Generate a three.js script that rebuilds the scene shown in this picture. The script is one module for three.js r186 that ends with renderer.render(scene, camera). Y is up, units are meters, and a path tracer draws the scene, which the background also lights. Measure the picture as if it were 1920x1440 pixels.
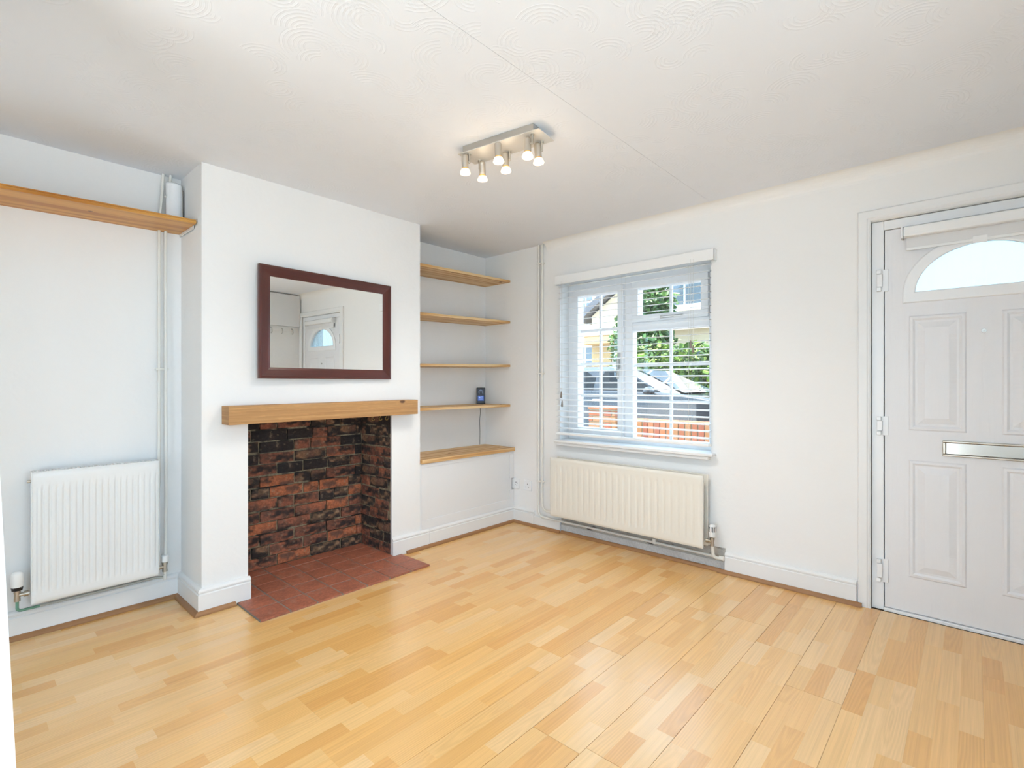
import * as THREE from 'three';
import { RoundedBoxGeometry } from 'three/addons/geometries/RoundedBoxGeometry.js';
import { mergeGeometries } from 'three/addons/utils/BufferGeometryUtils.js';

// ------------------------------------------------------------------ camera, sky, sun, exposure
const scene = new THREE.Scene();
const camera = new THREE.PerspectiveCamera(74.14, 4 / 3, 0.05, 200);
const EYE = 1.184;
camera.position.set(0, EYE, 0);
camera.lookAt(-0.672, EYE, -0.7405);
const renderer = new THREE.WebGLRenderer({ antialias: true });
renderer.toneMapping = THREE.LinearToneMapping;
renderer.toneMappingExposure = 0.93;
renderer.shadowMap.enabled = true;
scene.background = new THREE.Color().setRGB(0.53, 0.77, 1.0);
scene.backgroundIntensity = 6.3;
const sun = new THREE.DirectionalLight(0xfff4e6, 18.0);
sun.position.set(-3, 15, 2.6);
sun.target.position.set(0, 0, 0);
sun.castShadow = true;
sun.shadow.mapSize.set(2048, 2048);
Object.assign(sun.shadow.camera, { left: -18, right: 18, top: 18, bottom: -18, near: 0.5, far: 60 });
scene.add(sun, sun.target);

// ------------------------------------------------------------------ helpers
let seed = 7;
const rnd = () => { seed = (seed + 0x6d2b79f5) | 0; let t = Math.imul(seed ^ (seed >>> 15), 1 | seed); t = (t + Math.imul(t ^ (t >>> 7), 61 | t)) ^ t; return ((t ^ (t >>> 14)) >>> 0) / 4294967296; };
const rr = (a, b) => a + (b - a) * rnd();
const pick = (a) => a[Math.floor(rnd() * a.length) % a.length];
const V = (x, y, z) => new THREE.Vector3(x, y, z);
const taken = new Map();
const numbered = (n) => { const k = taken.get(n) ?? 0; taken.set(n, k + 1); return k ? n + '_' + String(k).padStart(3, '0') : n; };
function shade(o) { o.castShadow = true; o.receiveShadow = true; return o; }
function tag(o, label, category, group, kind) {
  o.userData.label = label; o.userData.category = category;
  if (group) o.userData.group = group;
  if (kind) o.userData.kind = kind;
  return o;
}
function thing(name, label, category, pos = [0, 0, 0], group) {
  const o = new THREE.Group(); o.name = numbered(name); o.position.set(...pos); scene.add(o);
  return tag(o, label, category, group);
}
function single(name, geo, mat, label, category, group) {
  const o = shade(new THREE.Mesh(geo, mat)); o.name = numbered(name); scene.add(o);
  return tag(o, label, category, group);
}
function struct(name, geo, mat, label, category) {
  const o = shade(new THREE.Mesh(geo, mat)); o.name = name; taken.set(name, 1); scene.add(o);
  return tag(o, label, category, null, 'structure');
}
function part(parent, name, geo, mat, label) {
  const o = shade(new THREE.Mesh(geo, mat)); o.name = name; parent.add(o);
  if (label) o.userData.label = label;
  return o;
}
// geometries --------------------------------------------------------
function flat(g) { const q = g.index ? g.toNonIndexed() : g; for (const k of Object.keys(q.attributes)) if (!['position', 'normal', 'uv'].includes(k)) q.deleteAttribute(k); q.morphAttributes = {}; return q; }
function uvm(g, long) {   // uv in metres; with `long`, u runs along that axis
  g = flat(g);
  const p = g.attributes.position, n = g.attributes.normal, uv = new Float32Array(p.count * 2);
  for (let i = 0; i < p.count; i++) {
    const c = [p.getX(i), p.getY(i), p.getZ(i)], a = [Math.abs(n.getX(i)), Math.abs(n.getY(i)), Math.abs(n.getZ(i))];
    const k = a[0] >= a[1] && a[0] >= a[2] ? 0 : a[1] >= a[2] ? 1 : 2;
    let [s, t] = [[2, 1], [0, 2], [0, 1]][k];
    if (long !== undefined) { if (t === long) [s, t] = [t, s]; }
    uv[i * 2] = c[s]; uv[i * 2 + 1] = c[t];
  }
  g.setAttribute('uv', new THREE.BufferAttribute(uv, 2));
  return g;
}
const bx = (x0, x1, y0, y1, z0, z1, long) => uvm(new THREE.BoxGeometry(Math.abs(x1 - x0), Math.abs(y1 - y0), Math.abs(z1 - z0)).translate((x0 + x1) / 2, (y0 + y1) / 2, (z0 + z1) / 2), long);
const rbx = (x0, x1, y0, y1, z0, z1, r = 0.003, long, s = 2) => uvm(new RoundedBoxGeometry(Math.abs(x1 - x0), Math.abs(y1 - y0), Math.abs(z1 - z0), s, r).translate((x0 + x1) / 2, (y0 + y1) / 2, (z0 + z1) / 2), long);
const join = (...l) => mergeGeometries(l.flat().map(flat));
const cyl = (r0, r1, h, x, y, z, n = 24) => new THREE.CylinderGeometry(r0, r1, h, n).translate(x, y, z);
const tube = (pts, r, seg = 40, n = 10) => new THREE.TubeGeometry(new THREE.CatmullRomCurve3(pts.map((p) => V(...p)), false, 'centripetal'), seg, r, n);
function bentPipe(pts, r, bend = 0.04) {   // straight runs joined by round bends
  const path = new THREE.CurvePath(), P = pts.map((p) => V(...p));
  let last = P[0];
  for (let i = 1; i < P.length - 1; i++) {
    const a = P[i].clone().sub(P[i - 1]), b = P[i + 1].clone().sub(P[i]), k = Math.min(bend, a.length() / 2, b.length() / 2);
    const s = P[i].clone().addScaledVector(a.normalize(), -k), e = P[i].clone().addScaledVector(b.normalize(), k);
    path.add(new THREE.LineCurve3(last, s)); path.add(new THREE.QuadraticBezierCurve3(s, P[i], e)); last = e;
  }
  path.add(new THREE.LineCurve3(last, P[P.length - 1]));
  return new THREE.TubeGeometry(path, 30 * P.length, r, 12);
}
function quads(list) {   // list of [a, b, c, d, uvs?]
  const pos = [], uv = [];
  for (const [a, b, c, d, t] of list) {
    const T = t ?? [[0, 0], [1, 0], [1, 1], [0, 1]];
    for (const [p, q] of [[a, T[0]], [b, T[1]], [c, T[2]], [a, T[0]], [c, T[2]], [d, T[3]]]) { pos.push(...p); uv.push(...q); }
  }
  const g = new THREE.BufferGeometry();
  g.setAttribute('position', new THREE.Float32BufferAttribute(pos, 3)); g.setAttribute('uv', new THREE.Float32BufferAttribute(uv, 2));
  g.computeVertexNormals();
  return g;
}
function frameGeo(x0, x1, y0, y1, prof) {   // a mitred frame in the xy plane; prof = [inset from the outer edge, height towards +z]
  const at = (d, h, k) => [k === 0 || k === 3 ? x0 + d : x1 - d, k < 2 ? y0 + d : y1 - d, h], l = [];
  let run = 0;
  for (let i = 0; i < prof.length - 1; i++) {
    const [d0, h0] = prof[i], [d1, h1] = prof[i + 1], w = Math.hypot(d1 - d0, h1 - h0);
    for (let k = 0; k < 4; k++) {
      const m = (k + 1) % 4, L = k % 2 ? y1 - y0 : x1 - x0, o = k * 0.37;
      l.push([at(d0, h0, k), at(d0, h0, m), at(d1, h1, m), at(d1, h1, k), [[o + d0, run], [o + L - d0, run], [o + L - d1, run + w], [o + d1, run + w]]]);
    }
    run += w;
  }
  return quads(l);
}
function sweepWall(path, prof) {   // a moulding along the foot of walls; path = [x, z], prof = [distance from the wall, y], to the right of the way walked
  const n = path.length, off = path.map((p, i) => {
    const dir = (a, b) => { const L = Math.hypot(b[0] - a[0], b[1] - a[1]); return [(b[0] - a[0]) / L, (b[1] - a[1]) / L]; };
    const d0 = i ? dir(path[i - 1], p) : dir(p, path[i + 1]), d1 = i < n - 1 ? dir(p, path[i + 1]) : d0;
    const r0 = [-d0[1], d0[0]], r1 = [-d1[1], d1[0]], s = 1 + r0[0] * r1[0] + r0[1] * r1[1];
    return [(r0[0] + r1[0]) / s, (r0[1] + r1[1]) / s];
  });
  const at = (i, [d, y]) => [path[i][0] + off[i][0] * d, y, path[i][1] + off[i][1] * d], l = [];
  let u = 0;
  for (let i = 0; i < n - 1; i++) {
    const L = Math.hypot(path[i + 1][0] - path[i][0], path[i + 1][1] - path[i][1]);
    for (let k = 0; k < prof.length - 1; k++) { const w = k * 0.03; l.push([at(i, prof[k]), at(i, prof[k + 1]), at(i + 1, prof[k + 1]), at(i + 1, prof[k]), [[u, w], [u, w + 0.03], [u + L, w + 0.03], [u + L, w]]]); }
    u += L;
  }
  const tri = THREE.ShapeUtils.triangulateShape(prof.map((p) => new THREE.Vector2(...p)), []);
  for (const i of [0, n - 1]) for (const [a, b, c] of tri) l.push([at(i, prof[a]), at(i, prof[b]), at(i, prof[c]), at(i, prof[c])]);
  return quads(l);
}
const turnX = (g) => g.rotateY(Math.PI / 2);   // from facing +z to facing +x: local x -> -z

// textures ----------------------------------------------------------
function hash(x, y, s) { let h = Math.imul(x, 374761393) ^ Math.imul(y, 668265263) ^ Math.imul(s, 2147483647 - 61); h = Math.imul(h ^ (h >>> 13), 1274126177); return ((h ^ (h >>> 16)) >>> 0) / 4294967296; }
function vnoise(x, y, px, py, s) {
  const xi = Math.floor(x), yi = Math.floor(y), fx = x - xi, fy = y - yi, u = fx * fx * (3 - 2 * fx), v = fy * fy * (3 - 2 * fy), m = (a, p) => ((a % p) + p) % p;
  const h = (i, j) => hash(m(xi + i, px), m(yi + j, py), s);
  return (h(0, 0) * (1 - u) + h(1, 0) * u) * (1 - v) + (h(0, 1) * (1 - u) + h(1, 1) * u) * v;
}
function fbm(u, v, fx, fy, s, oct = 4) { let a = 0.5, t = 0, w = 0; for (let o = 0; o < oct; o++) { t += a * vnoise(u * fx, v * fy, fx, fy, s + o * 17); w += a; a *= 0.5; fx *= 2; fy *= 2; } return t / w; }
function tex(w, h, fn, srgb = true) {
  const d = new Uint8Array(w * h * 4);
  for (let y = 0; y < h; y++) for (let x = 0; x < w; x++) {
    const c = fn((x + 0.5) / w, (y + 0.5) / h), i = (y * w + x) * 4;
    for (let k = 0; k < 3; k++) d[i + k] = Math.max(0, Math.min(255, 255 * (Array.isArray(c) ? c[k] : c)));
    d[i + 3] = 255;
  }
  const t = new THREE.DataTexture(d, w, h, THREE.RGBAFormat);
  t.wrapS = t.wrapT = THREE.RepeatWrapping; t.magFilter = THREE.LinearFilter; t.minFilter = THREE.LinearMipmapLinearFilter; t.generateMipmaps = true;
  if (srgb) t.colorSpace = THREE.SRGBColorSpace;
  t.needsUpdate = true;
  return t;
}
const rep = (t, u, v) => { const c = t.clone(); c.repeat.set(u, v); c.needsUpdate = true; return c; };
const mix3 = (a, b, k) => a.map((x, i) => x + (b[i] - x) * k);
const sm = (a, b, x) => { const t = Math.max(0, Math.min(1, (x - a) / (b - a))); return t * t * (3 - 2 * t); };

const plasterBump = rep(tex(512, 512, (u, v) => 0.5 * fbm(u, v, 6, 6, 3, 5) + 0.5 * fbm(u, v, 40, 40, 9, 3), false), 1.2, 1.2);
const swirlBump = (() => {   // combed plaster: fans of fine arcs
  const c = document.createElement('canvas'); c.width = c.height = 1024;
  const k = c.getContext('2d'); k.fillStyle = '#808080'; k.fillRect(0, 0, 1024, 1024);
  for (let i = 0; i < 170; i++) {
    const x = rr(0, 1024), y = rr(0, 1024), a = rr(0, 6.28), span = rr(1.2, 3.6), r0 = rr(8, 26), n = 5 + Math.floor(rr(0, 7));
    for (const ox of [-1024, 0, 1024]) for (const oy of [-1024, 0, 1024]) {
      if (Math.abs(x + ox - 512) > 620 || Math.abs(y + oy - 512) > 620) continue;
      for (let j = 0; j < n; j++) {
        k.beginPath(); k.arc(x + ox, y + oy, r0 + j * 5, a, a + span); k.lineWidth = 1.6;
        k.strokeStyle = j % 2 ? 'rgba(225,225,225,0.55)' : 'rgba(50,50,50,0.35)'; k.stroke();
      }
    }
  }
  const t = new THREE.CanvasTexture(c); t.wrapS = t.wrapT = THREE.RepeatWrapping; t.repeat.set(0.62, 0.62); return t;
})();
// wood: grain runs along u
const grainA = tex(1024, 256, (u, v) => {
  const w = v + 0.05 * (fbm(u, v, 3, 2, 21, 3) - 0.5), f = fbm(u, w, 3, 34, 5, 3), f2 = fbm(u, v, 8, 90, 6, 2), b = fbm(u, v, 4, 3, 8, 3);
  const k = 0.915 + 0.09 * f - 0.035 * f2 + 0.05 * (b - 0.5); return [k, k * 0.995, k * 0.985];
});
const grainB = tex(1024, 256, (u, v) => {
  const du = (u - 0.45) * 2.4, dv = v - 0.5, r = Math.sqrt(du * du * 0.09 + dv * dv) * 34 + 3 * fbm(u, v, 4, 3, 31, 3);
  const ring = 0.5 + 0.5 * Math.sin(r * 2.2), f2 = fbm(u, v, 8, 80, 36, 2), k = 0.925 + 0.035 * ring - 0.05 * (f2 - 0.5); return [k, k * 0.992, k * 0.98];
});
const pineTex = rep(tex(1024, 512, (u, v) => {
  const knots = [[0.13, 0.3, 1], [0.37, 0.72, 0.8], [0.62, 0.25, 1.2], [0.86, 0.62, 0.9]];
  let warp = 0, dark = 0;
  for (const [ku, kv, s] of knots) { const d = Math.hypot((u - ku) * 5, (v - kv) * 2.2) / (0.07 * s); warp += 0.02 * Math.exp(-d * d * 0.15) * (v > kv ? 1 : -1); dark = Math.max(dark, sm(1, 0.5, d)); }
  const w = v + warp + 0.03 * (fbm(u, v, 3, 2, 51, 2) - 0.5), ring = fbm(u, w, 2, 16, 52, 3), fine = fbm(u, w, 6, 110, 53, 2);
  let c = mix3([0.93, 0.80, 0.60], [0.80, 0.60, 0.36], sm(0.35, 0.75, ring)); c = c.map((x) => x * (0.93 + 0.1 * fine));
  return mix3(c, [0.42, 0.27, 0.15], dark * 0.85);
}), 0.9, 2.2);
const oakTex = rep(tex(1024, 256, (u, v) => {
  const w = v + 0.06 * (fbm(u, v, 3, 2, 61, 3) - 0.5), a = fbm(u, w, 3, 22, 62, 4), fleck = sm(0.62, 0.75, fbm(u, v, 26, 40, 64, 2)), kn = Math.hypot((u - 0.62) * 9, (v - 0.25) * 2.2), k = sm(0.2, 0.08, kn);
  let c = mix3([0.80, 0.63, 0.42], [0.66, 0.47, 0.28], a); c = c.map((x) => x * (0.92 + 0.1 * fbm(u, v, 9, 100, 65, 2) + 0.05 * fleck));
  return mix3(c, [0.3, 0.18, 0.1], k * 0.8);
}), 0.8, 6);
const redTex = rep(tex(1024, 256, (u, v) => {
  const a = fbm(u, v, 3, 40, 71, 4), b = fbm(u, v, 5, 6, 72, 3); return mix3([0.40, 0.16, 0.11], [0.24, 0.085, 0.065], 0.55 * a + 0.5 * b);
}), 1, 7);
const woodBump = rep(tex(512, 256, (u, v) => fbm(u, v, 4, 60, 81, 3), false), 1, 4);
// fired clay with soot, and its mortar
const brickTex = [0, 1, 2, 3, 4, 5].map((k) => tex(256, 128, (u, v) => {
  const a = fbm(u, v, 4, 2, 100 + k * 9, 4), b = fbm(u, v, 3, 2, 131 + k * 7, 4), g = fbm(u, v, 24, 12, 150 + k, 3), sootiness = [0.42, 0.50, 0.58, 0.36, 0.66, 0.48][k];
  let c = mix3([[0.64, 0.39, 0.29], [0.58, 0.36, 0.28], [0.56, 0.42, 0.32], [0.70, 0.42, 0.29], [0.45, 0.34, 0.30], [0.62, 0.48, 0.36]][k], [0.44, 0.31, 0.26], sm(0.35, 0.7, a));
  c = mix3(c, [0.17, 0.155, 0.155], 0.88 * sm(sootiness - 0.16 + 0.22, sootiness - 0.16, 1 - b) );
  c = mix3(c, [0.62, 0.55, 0.45], 0.4 * sm(0.66, 0.8, fbm(u, v, 10, 6, 170 + k * 3, 3)));
  return c.map((x) => x * (0.78 + 0.44 * g));
}));
const clayBump = tex(256, 128, (u, v) => fbm(u, v, 16, 8, 190, 4), false);
const mortarTex = rep(tex(256, 256, (u, v) => { const a = fbm(u, v, 5, 5, 201, 4), g = fbm(u, v, 40, 40, 202, 2); return mix3([0.60, 0.54, 0.44], [0.24, 0.21, 0.19], sm(0.42, 0.72, a)).map((x) => x * (0.8 + 0.4 * g)); }), 3, 3);
const tileTex = [0, 1, 2].map((k) => rep(tex(256, 256, (u, v) => { const a = fbm(u, v, 5, 5, 211 + k, 4), g = fbm(u, v, 40, 40, 215 + k, 2), s = sm(0.6, 0.78, fbm(u, v, 7, 7, 219 + k * 5, 3)); return mix3(mix3([0.73, 0.445, 0.34], [0.60, 0.365, 0.29], a), [0.68, 0.56, 0.5], 0.35 * s).map((x) => x * (0.88 + 0.24 * g)); }), 3, 3));
const speckTex = (a, b, s, f = 40) => tex(256, 256, (u, v) => mix3(a, b, 0.5 * fbm(u, v, 4, 4, s, 4) + 0.5 * fbm(u, v, f, f, s + 3, 2)));

// ------------------------------------------------------------------ materials
const std = (o) => new THREE.MeshStandardMaterial({ side: THREE.DoubleSide, roughness: 0.8, ...o });
const phy = (o) => new THREE.MeshPhysicalMaterial({ side: THREE.DoubleSide, roughness: 0.5, ...o });
const M = {
  wall: std({ color: '#f3f2f0', roughness: 0.92, bumpMap: plasterBump, bumpScale: 0.0012 }),
  ceiling: std({ color: '#f0f4fb', roughness: 0.95, bumpMap: swirlBump, bumpScale: 0.003 }),
  trim: std({ color: '#efefee', roughness: 0.38 }),
  panelWhite: std({ color: '#ececec', roughness: 0.5 }),
  upvc: std({ color: '#f3f4f5', roughness: 0.28 }),
  blind: std({ color: '#f4f4f3', roughness: 0.45 }),
  cord: std({ color: '#e4e2dc', roughness: 0.9 }),
  radWhite: std({ color: '#f0f0ee', roughness: 0.3 }),
  radCream: std({ color: '#ebe6da', roughness: 0.32 }),
  pipePaint: std({ color: '#e9e7e0', roughness: 0.45 }),
  chrome: std({ color: '#c9c9c6', roughness: 0.16, metalness: 1 }),
  steel: std({ color: '#bdbbb6', roughness: 0.34, metalness: 1 }),
  nickel: std({ color: '#b9b2a6', roughness: 0.3, metalness: 1 }),
  brass: std({ color: '#b99a5a', roughness: 0.35, metalness: 1 }),
  verdigris: std({ color: '#6f9c86', roughness: 0.7 }),
  black: std({ color: '#15161a', roughness: 0.35 }),
  darkGap: std({ color: '#2c2a28', roughness: 0.9 }),
  pine: std({ map: pineTex, roughness: 0.55, bumpMap: woodBump, bumpScale: 0.0004 }),
  varnished: std({ map: pineTex, color: '#eed092', roughness: 0.38 }),
  oak: std({ map: oakTex, roughness: 0.6, bumpMap: woodBump, bumpScale: 0.0008 }),
  red: phy({ map: redTex, roughness: 0.34, clearcoat: 0.3, clearcoatRoughness: 0.3 }),
  beading: std({ map: rep(grainA, 1, 8), color: '#a8794e', roughness: 0.45 }),
  mirror: std({ color: '#f4f6f5', roughness: 0.015, metalness: 1 }),
  mortar: std({ map: mortarTex, roughness: 0.98, bumpMap: mortarTex, bumpScale: 0.006 }),
  grout: std({ color: '#8b8178', roughness: 0.95, bumpMap: plasterBump, bumpScale: 0.002 }),
  plank: std({ color: '#d9b98a', roughness: 0.6 }),
  glass: phy({ color: '#ffffff', transmission: 1, thickness: 0, roughness: 0.0, ior: 1.5 }),
  bareBoard: std({ map: rep(speckTex([0.88, 0.88, 0.88], [0.70, 0.69, 0.68], 241), 3, 3), roughness: 0.85 }),
  roughPlaster: std({ map: rep(tex(256, 256, (u, v) => mix3([0.74, 0.72, 0.69], [0.38, 0.36, 0.35], sm(0.56, 0.74, fbm(u, v, 6, 10, 251, 4)))), 2, 4), roughness: 0.98, bumpMap: mortarTex, bumpScale: 0.01 }),
};
const TONES = ['#f8c57e', '#f9cb89', '#f3bd73', '#f8c883', '#efb66c', '#fad094'];
const laminate = TONES.flatMap((c) => [grainA, grainB].map((t) => phy({ color: c, map: t, roughness: 0.27, ior: 1.9 })));
const waxed = TONES.flatMap((c) => [grainA, grainB].map((t) => phy({ color: c, map: t, roughness: 0.22, ior: 2.25 })));
const lamVertex = phy({ color: '#ffffff', map: grainA, vertexColors: true, roughness: 0.27, ior: 1.9 });

// ------------------------------------------------------------------ the setting: shell of the room
const XL = -3.30, XC = -2.95, ZW = -3.27, XR = 0.53, ZB = 1.35, CH = 2.33;
const SUB = -0.012;
const FP = { z0: -1.093, z1: -2.027, y: 0.985, back: -3.352 };
struct('wall_left', join(bx(-3.6, XL, SUB - 0.1, CH + 0.01, -3.57, -2.2), bx(-3.6, XL, SUB - 0.1, CH + 0.01, -0.9, ZB + 0.25), bx(-3.6, -3.55, SUB - 0.1, CH + 0.01, -2.2, -0.9)), M.wall, 'white painted plaster wall behind the two alcoves', 'wall');
{
  const g = [
    bx(-3.56, XC, SUB, CH + 0.005, -0.866, FP.z0 + 0.03),                   // left pier
    bx(-3.56, XC, SUB, CH + 0.005, FP.z1 - 0.03, -2.265),                   // right pier
    bx(-3.56, XC, FP.y, CH + 0.005, FP.z0 + 0.03, FP.z1 - 0.03),            // breast above the opening
    bx(XC - 0.018, XC, SUB, FP.y, FP.z0 + 0.03, FP.z0), bx(XC - 0.018, XC, SUB, FP.y, FP.z1, FP.z1 - 0.03),   // plaster returns
    bx(-3.56, FP.back - 0.03, SUB, FP.y, FP.z0 + 0.03, FP.z1 - 0.03),
  ];
  const w = struct('wall_chimney', join(g), M.wall, 'white chimney breast around the open brick fireplace', 'chimney breast');
  // brick lining of the fireplace
  part(w, 'mortar', join(bx(FP.back - 0.03, FP.back - 0.004, SUB, FP.y, FP.z0 + 0.028, FP.z1 - 0.028), bx(FP.back, XC - 0.02, SUB, FP.y, FP.z0 + 0.028, FP.z0 + 0.006), bx(FP.back, XC - 0.02, SUB, FP.y, FP.z1 - 0.006, FP.z1 - 0.028)), M.mortar);
  const brickMats = brickTex.map((t) => std({ map: t, roughness: 0.95, bumpMap: clayBump, bumpScale: 0.005 }));
  const brickGeo = (L, H, D) => {   // long side along z, face towards +x, worn edges
    const g = new THREE.BoxGeometry(D, H, L, 1, 3, 5), p = g.attributes.position, s = Math.floor(rnd() * 999);
    for (let i = 0; i < p.count; i++) {
      let [x, y, z] = [p.getX(i), p.getY(i), p.getZ(i)];
      const ey = Math.abs(y) / (H / 2), ez = Math.abs(z) / (L / 2);
      if (x > 0) x += 0.004 * (vnoise(y * 60 + 50, z * 40 + 50, 999, 999, s) - 0.5) * 2 - 0.004 * Math.max(sm(0.6, 1, ey), sm(0.9, 1, ez));
      y *= 1 - 0.06 * hash(Math.round(z * 60) + 99, 3, s) * ey; z *= 1 - 0.02 * hash(Math.round(y * 90) + 99, 5, s) * ez;
      p.setXYZ(i, x, y, z);
    }
    g.computeVertexNormals();
    const uv = new Float32Array(p.count * 2), u0 = rnd();
    for (let i = 0; i < p.count; i++) { uv[i * 2] = u0 + (p.getZ(i) + p.getX(i)) / 0.24; uv[i * 2 + 1] = u0 * 3 + p.getY(i) / 0.11; }
    g.setAttribute('uv', new THREE.BufferAttribute(uv, 2));
    return g;
  };
  const kinds = [0.215, 0.165, 0.102, 0.06].map((L) => [0, 1, 2, 3].map(() => brickGeo(L, 0.065, 0.026)));
  const course = (from, to, y, put, k) => {   // lays one course between two ends with some headers
    let z = from, first = true;
    while (to - z > 0.03) {
      let kind = first ? [0, 2, 1, 0, 2][k % 5] : rnd() < 0.2 ? 2 : rnd() < 0.12 ? 1 : 0, L = [0.215, 0.165, 0.102, 0.06][kind];
      if (z + L > to + 0.002) { L = to - z; kind = L > 0.19 ? 0 : L > 0.135 ? 1 : L > 0.08 ? 2 : 3; }
      put(z + L / 2, y + rr(-0.003, 0.003), kind, L / [0.215, 0.165, 0.102, 0.06][kind]);
      z += L + 0.009; first = false;
    }
  };
  const clayFor = (t, k) => { const q = rnd() + (t - 0.5) * 0.1; return k > 10 ? pick([2, 4, 4, 1]) : k > 7 ? pick([4, 4, 2, 0, 5, 1]) : k > 4 ? pick([0, 1, 2, 5, 4, 3]) : q < 0.5 ? pick([0, 3, 1]) : pick([0, 1, 2, 5]); };
  for (let k = 0; k < 13; k++) {
    const y = 0.046 + k * 0.0735;
    course(0, 0.944, y, (c, yy, kind, s) => {
      const m = part(w, 'brick', pick(kinds[kind]), brickMats[clayFor(c, k)]);
      m.position.set(FP.back + rr(-0.004, 0.004), yy, FP.z0 + 0.005 - c); m.scale.z = s; m.rotation.x = rr(-0.012, 0.012);
    }, k + 1);
    for (const side of [1, -1]) course(0, 0.362, y, (c, yy, kind, s) => {
      const m = part(w, 'brick', pick(kinds[kind]), brickMats[pick(k > 9 ? [2, 5, 4] : [5, 2, 1, 0, 5])]);
      m.position.set(FP.back + 0.018 + c, yy, side > 0 ? FP.z1 - 0.008 + rr(-0.003, 0.001) : FP.z0 + 0.008); m.scale.z = s;
      m.rotation.y = side > 0 ? -Math.PI / 2 : Math.PI / 2;
    }, k + (side > 0 ? 3 : 0));
  }
}
// window wall: pieces round the window and the front door
const WN = { x0: -2.449, x1: -1.246, y0: 0.722, y1: 1.99 }, DR = { x0: -0.402, x1: 0.478, y1: 2.04 };
{
  const z0 = -3.57, z1 = ZW, g = [
    bx(-3.6, WN.x0, -0.15, CH + 0.01, z0, z1), bx(WN.x0, WN.x1, -0.15, WN.y0, z0, z1), bx(WN.x0, WN.x1, WN.y1, CH + 0.01, z0, z1),
    bx(WN.x1, DR.x0, -0.15, CH + 0.01, z0, z1), bx(DR.x0, DR.x1, DR.y1, CH + 0.01, z0, z1), bx(DR.x1, XR + 0.25, -0.15, CH + 0.01, z0, z1),
  ];
  // soft rounded cove where the wall meets the ceiling
  const l = [], n = 8, r = 0.07;
  for (let i = 0; i < n; i++) {
    const p = (k) => { const a = (k / n) * Math.PI / 2; return [ZW + r - r * Math.cos(a), CH - r + r * Math.sin(a)]; }, [za, ya] = p(i), [zb, yb] = p(i + 1);
    l.push([[-2.58, ya, za], [XR, ya, za], [XR, yb, zb], [-2.58, yb, zb], [[-2.58, ya], [XR, ya], [XR, yb], [-2.58, yb]]]);
  }
  struct('wall_window', join(...g, quads(l)), M.wall, 'white painted wall holding the window and the front door', 'wall');
}
struct('wall_right', join(bx(XR, XR + 0.25, -0.15, CH + 0.01, -3.57, -1.3), bx(XR, XR + 0.25, -0.15, CH + 0.01, 1.28, ZB + 0.25), bx(XR, XR + 0.25, -0.15, 0.3, -1.3, 1.28), bx(XR, XR + 0.25, 2.2, CH + 0.01, -1.3, 1.28)), M.wall, 'white painted side wall with the coat rail and a tall window', 'wall');
struct('wall_rear', join(bx(-3.6, -1.75, -0.15, CH + 0.01, ZB, ZB + 0.25), bx(-1.75, -0.2, 2.13, CH + 0.01, ZB, ZB + 0.25), bx(-0.2, XR + 0.25, -0.15, CH + 0.01, ZB, ZB + 0.25)), M.wall, 'white painted rear wall with glazed garden doors', 'wall');
{ // end of the partition that leans into the left edge of the view
  const e = (y) => [-1.6615 - 0.0412 * y, y, -0.1122 + 0.0369 * y], a = e(-0.01), b = e(CH + 0.005), t = 0.09;
  const A = [a, [a[0] - t, a[1], a[2]], [a[0] - t, a[1], 0.5], [a[0], a[1], 0.5]], B = [b, [b[0] - t, b[1], b[2]], [b[0] - t, b[1], 0.5], [b[0], b[1], 0.5]];
  struct('wall_partition', uvm(quads([0, 1, 2, 3].map((k) => [A[k], A[(k + 1) % 4], B[(k + 1) % 4], B[k]]))), M.wall, 'white partition end leaning at the edge of the room', 'wall');
}
{ // ceiling: slab with three plasterboard sheets, their joints left as hairlines
  const c = struct('ceiling', bx(-3.6, XR + 0.25, CH + 0.01, CH + 0.22, -3.57, ZB + 0.25), M.ceiling, 'white ceiling of swirled plaster with hairline joints', 'ceiling');
  const gap = 0.0005, zj = -1.55;
  part(c, 'plasterboard', bx(XL, -1.225 - gap, CH, CH + 0.012, ZW, ZB), M.ceiling);
  part(c, 'plasterboard', bx(-1.225 + gap, XR, CH, CH + 0.012, ZW, zj - gap), M.ceiling);
  part(c, 'plasterboard', bx(-1.225 + gap, XR, CH, CH + 0.012, zj + gap, ZB), M.ceiling);
}
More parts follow.
